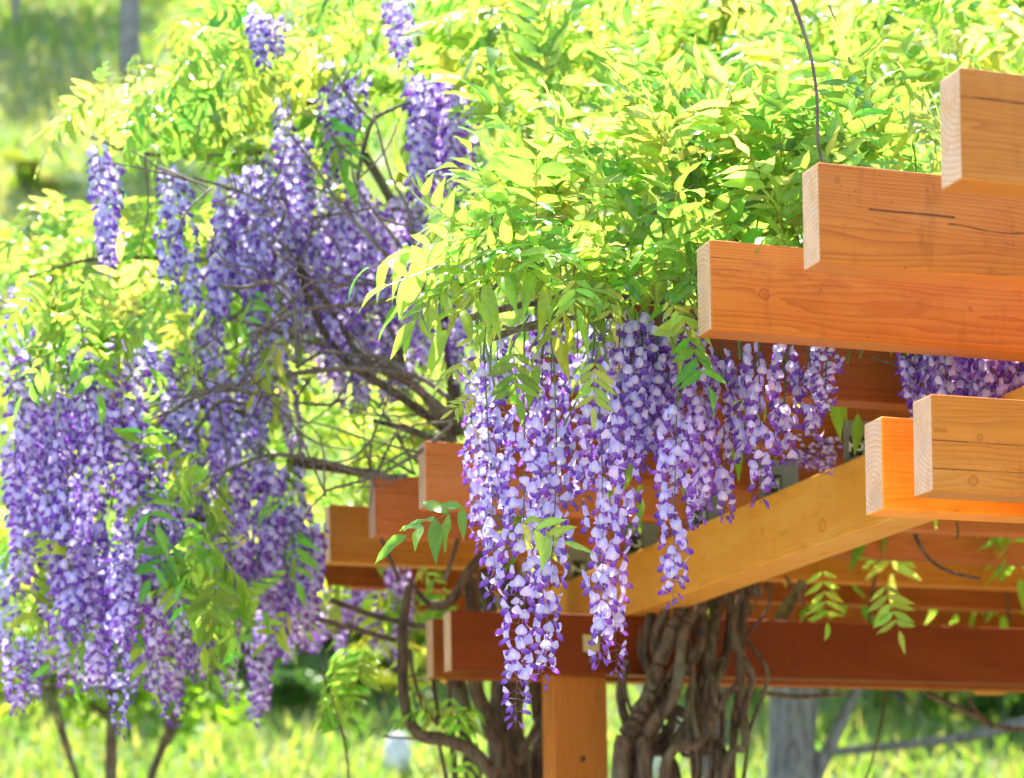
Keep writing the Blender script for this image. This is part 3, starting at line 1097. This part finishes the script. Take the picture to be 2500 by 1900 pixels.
# the deeper canopy over the middle of the pergola
items = []
poly = [(1010, -60), (2280, -60), (2280, 210), (2040, 210), (1800, 260), (1500, 320), (1200, 350), (1080, 400), (1030, 300)]
for x, y, d in scatter(poly, 250, lambda x, y: rng.uniform(7.6, 9.6)+max(0, 250-y)*.002):
    dr = leaf_dir(toL*.3+np.array([0, 0, .25])-FW*.3, .6)
    items.append((vpix(x, y, d)-dr*.12, dr, np.array([0, 0, 1])+rng.normal(size=3)*.5))
for x, y, d in scatter([(1000, 420), (1500, 350), (2230, 250), (2230, 420), (1740, 560), (1500, 660), (1060, 680)], 30, lambda x, y: rng.uniform(7.0, 8.6)):
    dr = leaf_dir(np.array([0, 0, .2])-FW*.2, .7)
    items.append((vpix(x, y, d), dr, np.array([0, 0, 1])+rng.normal(size=3)*.5))
inner = []
# shaded leaves hanging inside, under the rafters
for x, y in ((1765, 1225), (1905, 1260)):
    dr = leaf_dir((0.25, 0, -1), .2)
    inner.append((vpix(x, y-20, 8.4), dr, -FW+rng.normal(size=3)*.2))
put_leaves(wa, inner, 0, (.72, .85))
roof = []
for k in range(2300):                                     # leaves lying over the rafters
    dr = leaf_dir((0, -.2, .1), .7)
    roof.append((np.array([rng.uniform(.35, 8.0), rng.uniform(1.7, 6.7), rng.uniform(3.2, 3.5)]), dr, np.array([0, 0, 1])+rng.normal(size=3)*.35))
put_leaves(wa, items+roof, 0, (.9, 1.35))
for pts, Y, r in (([(1230, 680), (1290, 780), (1380, 835), (1500, 862)], 3.2, .007), ([(1280, 1335), (1400, 1385), (1480, 1425), (1560, 1468), (1690, 1482)], 4.6, .013),
                  ([(1450, 1345), (1480, 1400), (1520, 1440)], 4.6, .009), ([(1110, 1330), (1095, 1450), (1060, 1600), (1030, 1690)], 4.7, .006),
                  ([(600, 1330), (750, 1345), (950, 1335)], 4.75, .012), ([(675, 1035), (720, 960), (775, 880)], 4.9, .032), ([(1045, 1060), (1050, 960), (1085, 780)], 4.9, .009),
                  ([(1400, 625), (1410, 660), (1405, 700)], 3.0, .004), ([(1610, 900), (1615, 980), (1620, 1040)], 5.2, .007), ([(700, 850), (760, 940), (820, 1030)], 4.4, .006)):
    stem(wa, 'twig', z2(pts, Y), [r, r*.8], M_BARK, 7, .06, 20)

# ------------------------------------------------------------------ wisteria spreading out to the left of the pergola
c0 = pix(1270, 1890, 9.75)
wb = thing('wisteria', 'broad wisteria spreading beyond the rafter ends, bare fan of branches and massed violet racemes', 'wisteria', (c0[0], c0[1], 0))
bas = np.array([c0[0], c0[1], -.03])
# trunks behind the far posts
for pts, d, rad in (([(1010, 700), (1030, 900), (1020, 1240), (1010, 1450), (1040, 1700)], 9.85, [.06, .09, .11]),
                    ([(830, 760), (850, 900), (860, 1240), (930, 1450), (1000, 1700)], 9.7, [.04, .05, .05]),
                    ([(780, 1230), (810, 1400), (840, 1560), (850, 1700)], 9.75, [.05, .055, .06]),
                    ([(1180, 1380), (1120, 1480), (1060, 1600), (1010, 1700)], 9.72, [.02, .026, .03]),
                    ([(900, 600), (905, 800), (935, 1000), (960, 1240), (960, 1700)], 9.9, [.04, .05, .05]),
                    ([(740, 1230), (745, 1400), (770, 1700)], 9.7, [.018, .02, .022]),
                    ([(1130, 740), (1120, 900), (1140, 1240), (1180, 1480), (1150, 1700)], 9.95, [.05, .06, .07])):
    P = z3(pts, d)
    f = np.array([bas[0]+(P[-1][0]-bas[0])*.6, P[-1][1], -.03])
    stem(wb, 'stem', P+[(P[-1]+f)/2, f], [q*.66 for q in rad]+[rad[-1]*.75], M_BARK, 12, .09, 60)
P = z3([(560, 800), (545, 880), (530, 980), (528, 1100), (532, 1300), (560, 1420), (620, 1488), (720, 1505), (850, 1560), (960, 1690)], 9.5)
stem(wb, 'stem', P, [.016, .022, .026, .03], M_BARK, 10, .04, 50)
for pts, d, r in (([(690, 1440), (620, 1350), (570, 1180), (560, 1090)], 9.45, .008), ([(690, 1430), (668, 1230)], 9.5, .010), ([(690, 1500), (710, 1600), (730, 1700)], 9.45, .008),
                  ([(80, 935), (300, 1000), (500, 1050)], 9.4, .013), ([(200, 870), (400, 940), (640, 995)], 9.5, .012), ([(430, 590), (480, 700), (510, 780)], 9.1, .008),
                  ([(780, 590), (750, 690), (720, 780)], 9.1, .009), ([(640, 890), (740, 880), (830, 740), (900, 660)], 9.3, .020), ([(550, 770), (620, 860), (650, 890)], 9.4, .010),
                  ([(150, 1180), (200, 1300), (240, 1420), (270, 1560), (285, 1700)], 9.3, .005), ([(440, 1490), (560, 1500), (690, 1510)], 9.3, .005),
                  ([(0, 240), (150, 255), (300, 280), (430, 300)], 9.3, .020)):
    stem(wb, 'branch', z3(pts, d), [r, r], M_BARK, 8, .05, 24)
hub = [(2080, 1420)]
fan = [([(2080, 1420), (1980, 1300), (1880, 1180), (1650, 1060), (1540, 880), (1440, 760), (1350, 640), (1200, 590), (1090, 580)], 9.4, [.030, .024, .014, .007]),
       ([(2080, 1420), (1950, 1330), (1800, 1220), (1560, 1060), (1430, 850), (1350, 650), (1310, 560)], 9.5, [.026, .02, .012]),
       ([(2080, 870), (1900, 795), (1600, 830), (1400, 870), (1250, 930), (1130, 970)], 9.0, [.013, .012, .008]),
       ([(2050, 1250), (1870, 1130), (1500, 1130), (1200, 1170), (950, 1220), (780, 1310), (640, 1450)], 9.1, [.013, .012, .010, .006]),
       ([(2000, 760), (1840, 670), (1700, 560), (1560, 400), (1460, 240), (1330, 80)], 8.9, [.013, .010, .006]),
       ([(1960, 700), (1830, 570), (1720, 430), (1620, 280), (1600, 150)], 8.95, [.010, .007, .004]),
       ([(1630, 260), (1650, 100), (1700, 0), (1790, -70), (1900, -110)], 9.0, [.011, .010, .008]),
       ([(1930, 690), (1890, 600), (1860, 400), (1780, 230), (1720, 30), (1690, -100)], 8.9, [.010, .007, .004]),
       ([(1010, 750), (1100, 725), (1200, 715), (1300, 740), (1340, 830), (1350, 980), (1350, 1120)], 8.8, [.010, .009, .007]),
       ([(1590, 740), (1700, 720), (1830, 702)], 8.8, [.008, .008]),
       ([(1350, 1120), (1480, 1075), (1620, 1050), (1750, 1090), (1900, 1200), (2060, 1330)], 9.2, [.008, .012, .018]),
       ([(1050, 1580), (1250, 1530), (1500, 1560), (1700, 1595), (1850, 1600)], 9.1, [.008, .012, .014]),
       ([(1480, 1690), (1700, 1600), (1900, 1500), (2070, 1360)], 9.0, [.007, .009, .010]),
       ([(890, 270), (1080, 310), (1180, 370), (1260, 430)], 8.9, [.006, .008]),
       ([(2080, 1440), (1990, 1450), (1880, 1410), (1700, 1350)], 9.5, [.022, .018, .012]),
       ([(1840, 1080), (1760, 900), (1690, 820)], 9.5, [.012, .008]),
       ([(1240, 590), (1280, 450), (1310, 300)], 9.1, [.008, .006]), ([(1360, 640), (1400, 520), (1430, 430)], 9.1, [.008, .005]),
       ([(1050, 900), (1300, 960), (1500, 1010)], 9.3, [.007, .009]), ([(1340, 1280), (1480, 1275), (1560, 1275)], 9.3, [.008, .008]),
       ([(780, 1450), (900, 1390), (1000, 1300), (1100, 1260)], 9.2, [.007, .008]), ([(1060, 1210), (1150, 1240), (1240, 1250)], 8.9, [.010, .008]),
       ([(1690, 1450), (1690, 1560), (1700, 1640)], 9.2, [.006, .005]), ([(1800, 1420), (1850, 1500), (1890, 1600)], 9.2, [.006, .005]),
       ([(590, 110), (660, 150), (730, 200), (860, 260), (960, 300)], 8.6, [.004, .006]),
       ([(1000, 1000), (1100, 1100), (1200, 1230), (1350, 1400), (1480, 1690)], 9.0, [.004, .006]),
       ([(500, 1100), (350, 1000), (200, 900), (0, 850)], 9.4, [.007, .005]), ([(650, 1450), (480, 1300), (400, 1100), (300, 950)], 9.3, [.009, .006]),
       ([(950, 1220), (850, 1080), (800, 1040)], 9.2, [.008, .006])]
for pts, d, rad in fan:
    P = z5(pts, d-.55)
    P = [p+FW*rng.normal()*.04 for p in P]
    rad = [q*.76 for q in rad]
    stem(wb, 'branch', P, rad, M_BARK if max(rad) > .014 else M_TWIG, 7, .05, 34)
for k in range(130):
    pts, d, rad = fan[rng.integers(len(fan))]
    a0 = np.array(pts[rng.integers(len(pts))], float)
    ang = rng.normal()*.75+(math.pi if rng.random() < .75 else 0)
    ln = rng.uniform(160, 480)
    a1 = a0+np.array([math.cos(ang), math.sin(ang)])*ln*.5+rng.normal(size=2)*25
    a2 = a0+np.array([math.cos(ang+.25*rng.normal()), math.sin(ang+.25*rng.normal())])*ln
    stem(wb, 'twig', z5([a0], d-.55)+z5([a1], d-.6+rng.normal()*.08)+z5([a2], d-.6+rng.normal()*.15), [rng.uniform(.0035, .006), .002], M_TWIG, 5, .05, 14)
# upper limb that carries the crown
for pts, d, r in (([(990, 940), (960, 700), (870, 480), (760, 300), (620, 180), (540, 60)], 9.7, .03), ([(870, 480), (920, 250), (900, 60)], 9.8, .018),
                  ([(640, 190), (500, 130), (440, 60)], 9.3, .010), ([(760, 300), (560, 330), (300, 330), (120, 260)], 9.4, .014), ([(600, 580), (400, 560), (200, 560), (60, 600)], 9.6, .014),
                  ([(560, 900), (350, 860), (150, 800), (40, 830)], 9.3, .014), ([(450, 1130), (300, 1080), (120, 1060)], 9.2, .012)):
    stem(wb, 'branch', [vpix(x, y, d) for x, y in pts], [r, r*.35], M_BARK, 8, .05, 30)
groups = [(30, 330, 640, 800, .5, .8, 8, 9, 26), (60, 340, 850, 1050, .5, .8, 7.9, 9, 26), (90, 340, 1090, 1230, .5, .66, 8, 9, 22), (0, 60, 900, 1230, .35, .5, 8.4, 9.2, 10),
          (330, 640, 650, 900, .45, .7, 8.6, 9.6, 22), (330, 640, 930, 1120, .45, .7, 8.6, 9.4, 24), (340, 440, 1160, 1280, .4, .52, 8.6, 9.2, 10), (430, 670, 1130, 1230, .32, .46, 8.9, 9.6, 20), (560, 870, 1190, 1290, .26, .40, 10.2, 11.2, 38),
          (600, 700, 1080, 1180, .35, .5, 9, 9.6, 8), (470, 640, 280, 430, .45, .7, 8.6, 9.6, 16), (600, 890, 360, 520, .4, .6, 8.8, 9.8, 36), (640, 1000, 560, 700, .35, .5, 9.2, 10.2, 26),
          (195, 235, 305, 330, .42, .48, 8.3, 8.6, 2), (310, 400, 335, 385, .6, .7, 8.4, 8.8, 4), (890, 1000, 110, 220, .4, .55, 8.4, 9.0, 14), (845, 875, -60, -20, .28, .34, 8.4, 8.8, 4),
          (530, 600, 10, 40, .16, .26, 8.3, 8.6, 5), (690, 790, 100, 220, .3, .45, 8.5, 9, 8), (600, 680, 200, 300, .4, .5, 8.4, 8.8, 5), (30, 90, 570, 640, .3, .45, 8.6, 9, 5), (550, 600, 1360, 1400, .28, .36, 9.2, 9.8, 4),
          (420, 640, 420, 640, .4, .55, 9.2, 9.8, 8), (0, 60, 1340, 1380, .3, .34, 8.2, 8.6, 4)]
for x0, x1, y0, y1, l0, l1, d0, d1, n in groups:
    for k in range(max(2, int(n*(.86 if n > 24 else .70)))):
        top = vpix(rng.uniform(x0, x1), rng.uniform(y0, y1), rng.uniform(d0, d1))
        hang_raceme(wb, top, rng.uniform(l0, l1)*rng.uniform(.75, 1.05), False, .11)
items = []


def lw(poly, n, d0, d1, bias, sp=.55):
    for x, y, d in scatter(poly, n, lambda x, y: rng.uniform(d0, d1)):
        dr = leaf_dir(bias, sp)
        items.append((vpix(x, y, d)-dr*.12, dr, np.array([0, 0, 1])+rng.normal(size=3)*.45))


lw([(190, 260), (210, 215), (280, 200), (360, 150), (450, -40), (760, -40), (780, 250), (700, 420), (600, 360), (450, 350), (300, 290), (220, 250)], 170, 8.4, 10.2, toL*.5+np.array([0, 0, -.05])-FW*.2)
lw([(0, 500), (80, 440), (180, 445), (280, 455), (420, 430), (560, 400), (640, 520), (640, 760), (460, 960), (300, 900), (300, 680), (60, 640), (0, 640)], 220, 9.3, 10.8, toL*.3+np.array([0, 0, .1])-FW*.2)
lw([(760, -40), (1040, -40), (1060, 420), (900, 460), (780, 250)], 60, 9.2, 10.6, toL*.3+np.array([0, 0, .0])-FW*.2)
lw([(560, 780), (1000, 600), (1010, 940), (860, 1000), (720, 960), (620, 880)], 55, 9.6, 11, np.array([0, 0, -.2])-FW*.2)
lw([(0, 640), (640, 640), (640, 1400), (60, 1400), (0, 1300)], 85, 7.9, 9.6, toL*.2+np.array([0, 0, -.4])-FW*.3)
lw([(40, 640), (280, 620), (300, 760), (60, 800)], 26, 7.8, 8.3, toL*.3+np.array([0, 0, -.5])-FW*.3)
lw([(300, 980), (460, 980), (480, 1300), (330, 1280)], 22, 7.9, 8.6, np.array([0, 0, -.5])-FW*.3)
lw([(0, 800), (640, 700), (900, 1000), (700, 1200), (300, 1300), (0, 1300)], 110, 10, 11.5, np.array([0, 0, -.1])-FW*.2)
lw([(640, 1190), (1000, 1200), (980, 1310), (870, 1330), (650, 1290)], 9, 9.6, 9.9, np.array([0, 0, -.5])-FW*.3)
lw([(860, 1370), (930, 1370), (1010, 1480), (1040, 1690), (940, 1690), (860, 1500)], 9, 9.3, 9.7, np.array([0, 0, -.5])-FW*.3)
lw([(690, 1400), (800, 1420), (820, 1560), (700, 1530)], 8, 9.2, 9.6, np.array([0, 0, -.6]))
for bx, by, tx, ty, d in ((200, 200, 55, 335, 8.4), (260, 170, 90, 270, 8.5), (230, 215, 60, 290, 8.45), (330, 160, 200, 200, 8.6), (350, 140, 240, 170, 8.6), (90, 450, 0, 540, 8.6),
                          (210, 180, 225, 130, 8.5), (330, 640, 300, 760, 8.1), (180, 680, 60, 720, 8.1), (200, 700, 130, 800, 8.1), (560, 100, 410, 20, 8.6), (300, 110, 270, 150, 8.7)):
    a_, b_ = vpix(bx, by, d), vpix(tx, ty, d-.05)
    items.append((a_, b_-a_, np.array([0, 0, 1])+rng.normal(size=3)*.3, float(np.linalg.norm(b_-a_))*1.1))
put_leaves(wb, items, 290, (.7, 1.05))

# ------------------------------------------------------------------ wisteria beyond the far side of the pergola
q0 = vpix(1560, 1400, 14.5)
wc = thing('wisteria', 'out-of-focus wisteria in bloom seen in the gap above the dark far cross beam', 'wisteria', (q0[0], q0[1], ground_z(q0[0], q0[1])))
gz = float(ground_z(q0[0], q0[1]))
stem(wc, 'stem', [(q0[0], q0[1], gz-.05), (q0[0]+.1, q0[1], gz+.9), (q0[0]-.05, q0[1], gz+1.9), q0+np.array([0, 0, .6])], [.09, .07, .05], M_BARK, 9, .06, 20)
for k in range(6):
    e = vpix(1680+k*110, 1230, 14.5+rng.normal()*.3)
    stem(wc, 'branch', [q0+np.array([0, 0, .45]), (q0+e)/2+np.array([0, 0, .45]), e], [.03, .012], M_BARK, 6, .05, 12)
for k in range(60):
    hang_raceme(wc, vpix(rng.uniform(1640, 2260), rng.uniform(1200, 1290), rng.uniform(13.8, 15.2)), rng.uniform(.3, .42))
items = []
for x, y, d in scatter([(1600, 1050), (2280, 1050), (2280, 1350), (1600, 1340)], 170, lambda x, y: rng.uniform(14, 15.8)):
    dr = leaf_dir((0, 0, -.2), .7)
    items.append((vpix(x, y, d), dr, np.array([0, 0, 1])+rng.normal(size=3)*.4))
put_leaves(wc, items, 60)

# ------------------------------------------------------------------ trees and shrubs on the slope
def crown_mesh(seed, R, n, leaf, cols, clumps=26, flat=.75):
    """leaf-sized faces in clumps through an uneven ellipsoid volume"""
    r = np.random.default_rng(seed)
    cc = []
    while len(cc) < clumps:
        p = r.uniform(-1, 1, 3)
        if .25 < np.linalg.norm(p) < 1:
            cc.append(p*np.array([1, 1, flat])*R*r.uniform(.7, 1.05))
    cc = np.array(cc)
    idx = r.integers(0, clumps, n)
    g = r.normal(size=(n, 3))
    g = g/np.linalg.norm(g, axis=1)[:, None]*(r.uniform(.2, 1, n)**.5)[:, None]
    C0 = cc[idx]+g*(R*r.uniform(.22, .42, clumps)[idx])[:, None]*np.array([1, 1, .7])
    a = r.normal(size=(n, 3))
    a[:, 2] *= .6
    a /= np.linalg.norm(a, axis=1)[:, None]
    b = np.cross(a, r.normal(size=(n, 3)))
    b /= np.linalg.norm(b, axis=1)[:, None]
    s = leaf*r.uniform(.6, 1.3, n)[:, None]
    V = np.stack([C0-a*s, C0+b*s*.5, C0+a*s, C0-b*s*.5], 1).reshape(-1, 3)
    q = np.arange(n)*4
    Fc = np.stack([q, q+1, q+2, q+3], 1)
    tone = np.array(cols)[r.integers(0, len(cols), clumps)][idx]*r.uniform(.75, 1.25, (n, 1))
    return mesh_np('crown', V, Fc, np.repeat(np.clip(tone, 0, .8), 4, 0), smooth=False), cc


BRIGHT = [(.16, .30, .03), (.22, .36, .04), (.12, .25, .03), (.28, .36, .06)]
DEEP = [(.05, .14, .025), (.08, .19, .03), (.04, .11, .03), (.10, .22, .04)]
FRESH = [(.30, .38, .06), (.22, .36, .05), (.36, .38, .10)]


def tree(name, label, cat, loc, H, R, tr, seed, cols, n=9000, leaf=.09, group=None, lean=(0, 0), clumps=26, flat=.75, mat=None, limbs=9, forks=()):
    t = thing(name, label, cat, loc, group)
    r = np.random.default_rng(seed)
    me, cc = crown_mesh(seed, R, n, leaf, cols, clumps, flat)
    c = obj('crown', me, M_TREE, t)
    top = np.array([lean[0], lean[1], H])
    c.location = top
    V, Fc, C = tube([(0, 0, -.3), (lean[0]*.15, lean[1]*.15, H*.3), (lean[0]*.5, lean[1]*.5, H*.65), top], [tr*1.25, tr, tr*.8, tr*.45], 10, 20, .05)
    parts = [(V, Fc, C)]
    for (a_, b_, c_, r_) in forks:
        parts.append(tube([a_, b_, c_], [r_, r_*.75, r_*.45], 8, 14, .06))
    for k in range(min(limbs, len(cc))):
        s0 = np.array([lean[0], lean[1], H])*r.uniform(.5, .9)
        e = top+cc[k]*.9
        parts.append(tube([s0, (s0+e)/2+r.normal(size=3)*R*.06+np.array([0, 0, R*.05]), e], [tr*.4, tr*.12], 6, 10, .04))
    obj('trunk', mesh_np('trunk', *join(parts)), mat or M_TRUNK, t)
    return t


def on_ground(vx, vy, depth):
    p = vpix(vx, vy, depth)
    return p[0], p[1], float(ground_z(p[0], p[1]))


def depth_on_ground(vx, vy):
    """depth at which the view ray meets the slope"""
    for d in np.arange(12, 90, .1):
        p = vpix(vx, vy, d)
        if p[2] <= ground_z(p[0], p[1]):
            return d
    return 90.0


tree('tree', 'slim dark-trunked tree standing alone on the grassy hillside', 'tree', on_ground(283, 165, depth_on_ground(283, 172)), 10.5, 2.2, .17, 21, BRIGHT, 6000, .14)
tree('tree', 'leafy bright-green tree with sloping limbs at the top of the hillside', 'tree', on_ground(30, 110, depth_on_ground(30, 60)), 2.6, 2.0, .07, 22, FRESH, 4000, .11, lean=(.5, 0))
tree('tree', 'thick grey-trunked tree beside the twisted vine stems, under the far beam', 'tree', on_ground(1690, 1600, 16.5), 4.2, 2.2, .19, 27, BRIGHT, 9000, .09, lean=(.4, .3), forks=[((0, 0, .9), (-.35, 0, 1.5), (-1.0, .1, 2.5), .09), ((0, 0, 1.3), (.3, 0, 1.9), (.8, 0, 2.8), .07)])
tree('tree', 'broad-leaved tree with a low curving bough below the far beam', 'tree', on_ground(2320, 1600, 18.5), 3.6, 1.8, .11, 28, [(.06, .2, .03), (.10, .27, .03), (.2, .36, .05)], 9000, .10, lean=(-.4, 0), forks=[((0, 0, 1.7), (-.9, 0, 1.45), (-2.6, -.1, 1.25), .055)])
tree('sapling', 'young forked sapling under the hanging violet racemes', 'tree', on_ground(228, 1690, 13.5), 3.1, .8, .05, 29, BRIGHT, 2600, .06, lean=(.05, 0), limbs=6, mat=M_BARK, forks=[((0, 0, 1.75), (.2, 0, 2.1), (.45, 0, 2.7), .028), ((0, 0, 1.9), (-.15, 0, 2.2), (-.3, 0, 2.8), .024)])

shr = [(60, 1600, 15, .75, 'B'), (330, 1640, 17, .8, 'F'), (470, 1570, 19, .9, 'D'), (640, 1640, 17, .6, 'D'), (700, 1500, 22, 1.0, 'F'), (830, 1620, 19, .8, 'B'),
       (430, 1480, 24, 1.2, 'B'), (120, 1500, 22, 1.1, 'F'), (20, 1380, 26, 1.4, 'D'), (1560, 1620, 19, .9, 'F'), (1800, 1560, 23, 1.2, 'F'), (1960, 1640, 19, .9, 'B'),
       (2100, 1560, 24, 1.3, 'F'), (2200, 1660, 17, .9, 'D'), (1480, 1500, 24, 1.2, 'B'), (560, 1420, 27, 1.3, 'D'), (900, 1450, 26, 1.2, 'F'), (760, 1400, 30, 1.4, 'B'),
       (60, 430, 36, .8, 'F')]
mats = {'B': BRIGHT, 'F': FRESH, 'D': DEEP}
shr = [(x, y-90 if y > 1450 else y, d, R*.62, c) for k_, (x, y, d, R, c) in enumerate(shr)]
lab = {'B': 'mid-green rounded shrub growing on the sunny slope', 'F': 'pale yellow-green shrub growing on the sunny slope', 'D': 'deep green low shrub growing on the slope'}
cm_cache = {}
for k, (x, y, d, R, c) in enumerate(shr):
    key = (c, k % 3)
    if key not in cm_cache:
        me, cc = crown_mesh(60+len(cm_cache), 1.0, 3200, .085, mats[c], 16, .7)
        me.materials.append(M_TREE)
        st = [tube([(0, 0, -.9), e*.5+np.array([0, 0, -.35]), e*.9], [.03, .01], 5, 6, .05) for e in cc[:7]]
        sme = mesh_np('stems', *join(st))
        sme.materials.append(M_TRUNK)
        cm_cache[key] = (me, sme)
    me, sme = cm_cache[key]
    d = depth_on_ground(x, y) if y > 600 else depth_on_ground(x, y)
    g_ = on_ground(x, y, d)
    t = thing('shrub', lab[c], 'shrub', g_, 'shrubs on the slope')
    s = R
    for nm, mm in (('crown', me), ('stems', sme)):
        o = obj(nm, mm, None, t)
        o.matrix_local = Matrix.Translation((0, 0, .72*s)) @ Matrix.Rotation(k*1.3, 4, 'Z') @ Matrix.Diagonal((s, s, s*.9, 1))

# pale rocks set into the lawn
T = NT('pale_rock')
co = T.n('ShaderNodeTexCoord').outputs['Object']
n1 = T.noise(co, 6, 5, .65)
p = T.n('ShaderNodeBsdfPrincipled', i_Base_Color=T.mix(n1, (.45, .43, .42), (.78, .76, .75)), i_Roughness=.85)
M_ROCK = T.surf(p.outputs[0])
for k, (x, y, w_, h_) in enumerate(((860, 1640, .14, .26), (1395, 1640, .2, .34))):
    d = depth_on_ground(x, y+40)
    g_ = on_ground(x, y+40, d)
    bm = bmesh.new()
    bmesh.ops.create_icosphere(bm, subdivisions=3, radius=1)
    r = np.random.default_rng(900+k)
    dirs = r.normal(size=(9, 3))
    dirs /= np.linalg.norm(dirs, axis=1)[:, None]
    for v in bm.verts:
        c_ = np.array(v.co)
        f = min(1.0, min(float(.82/max(.3, c_@q)) for q in dirs))
        v.co = Vector(c_*f*(1+.03*r.normal())*np.array([w_, w_*.8, h_]))
    me = bpy.data.meshes.new('rock')
    bm.to_mesh(me)
    bm.free()
    o = obj('rock', me, M_ROCK)
    o.location = (g_[0], g_[1], g_[2]+h_*.55)
    o['label'] = ('pale rounded rock in the lawn below the stepped rafter ends', 'pale rounded rock in the lawn behind the near post')[k]
    o['category'] = 'rock'
    o['group'] = 'garden rocks'
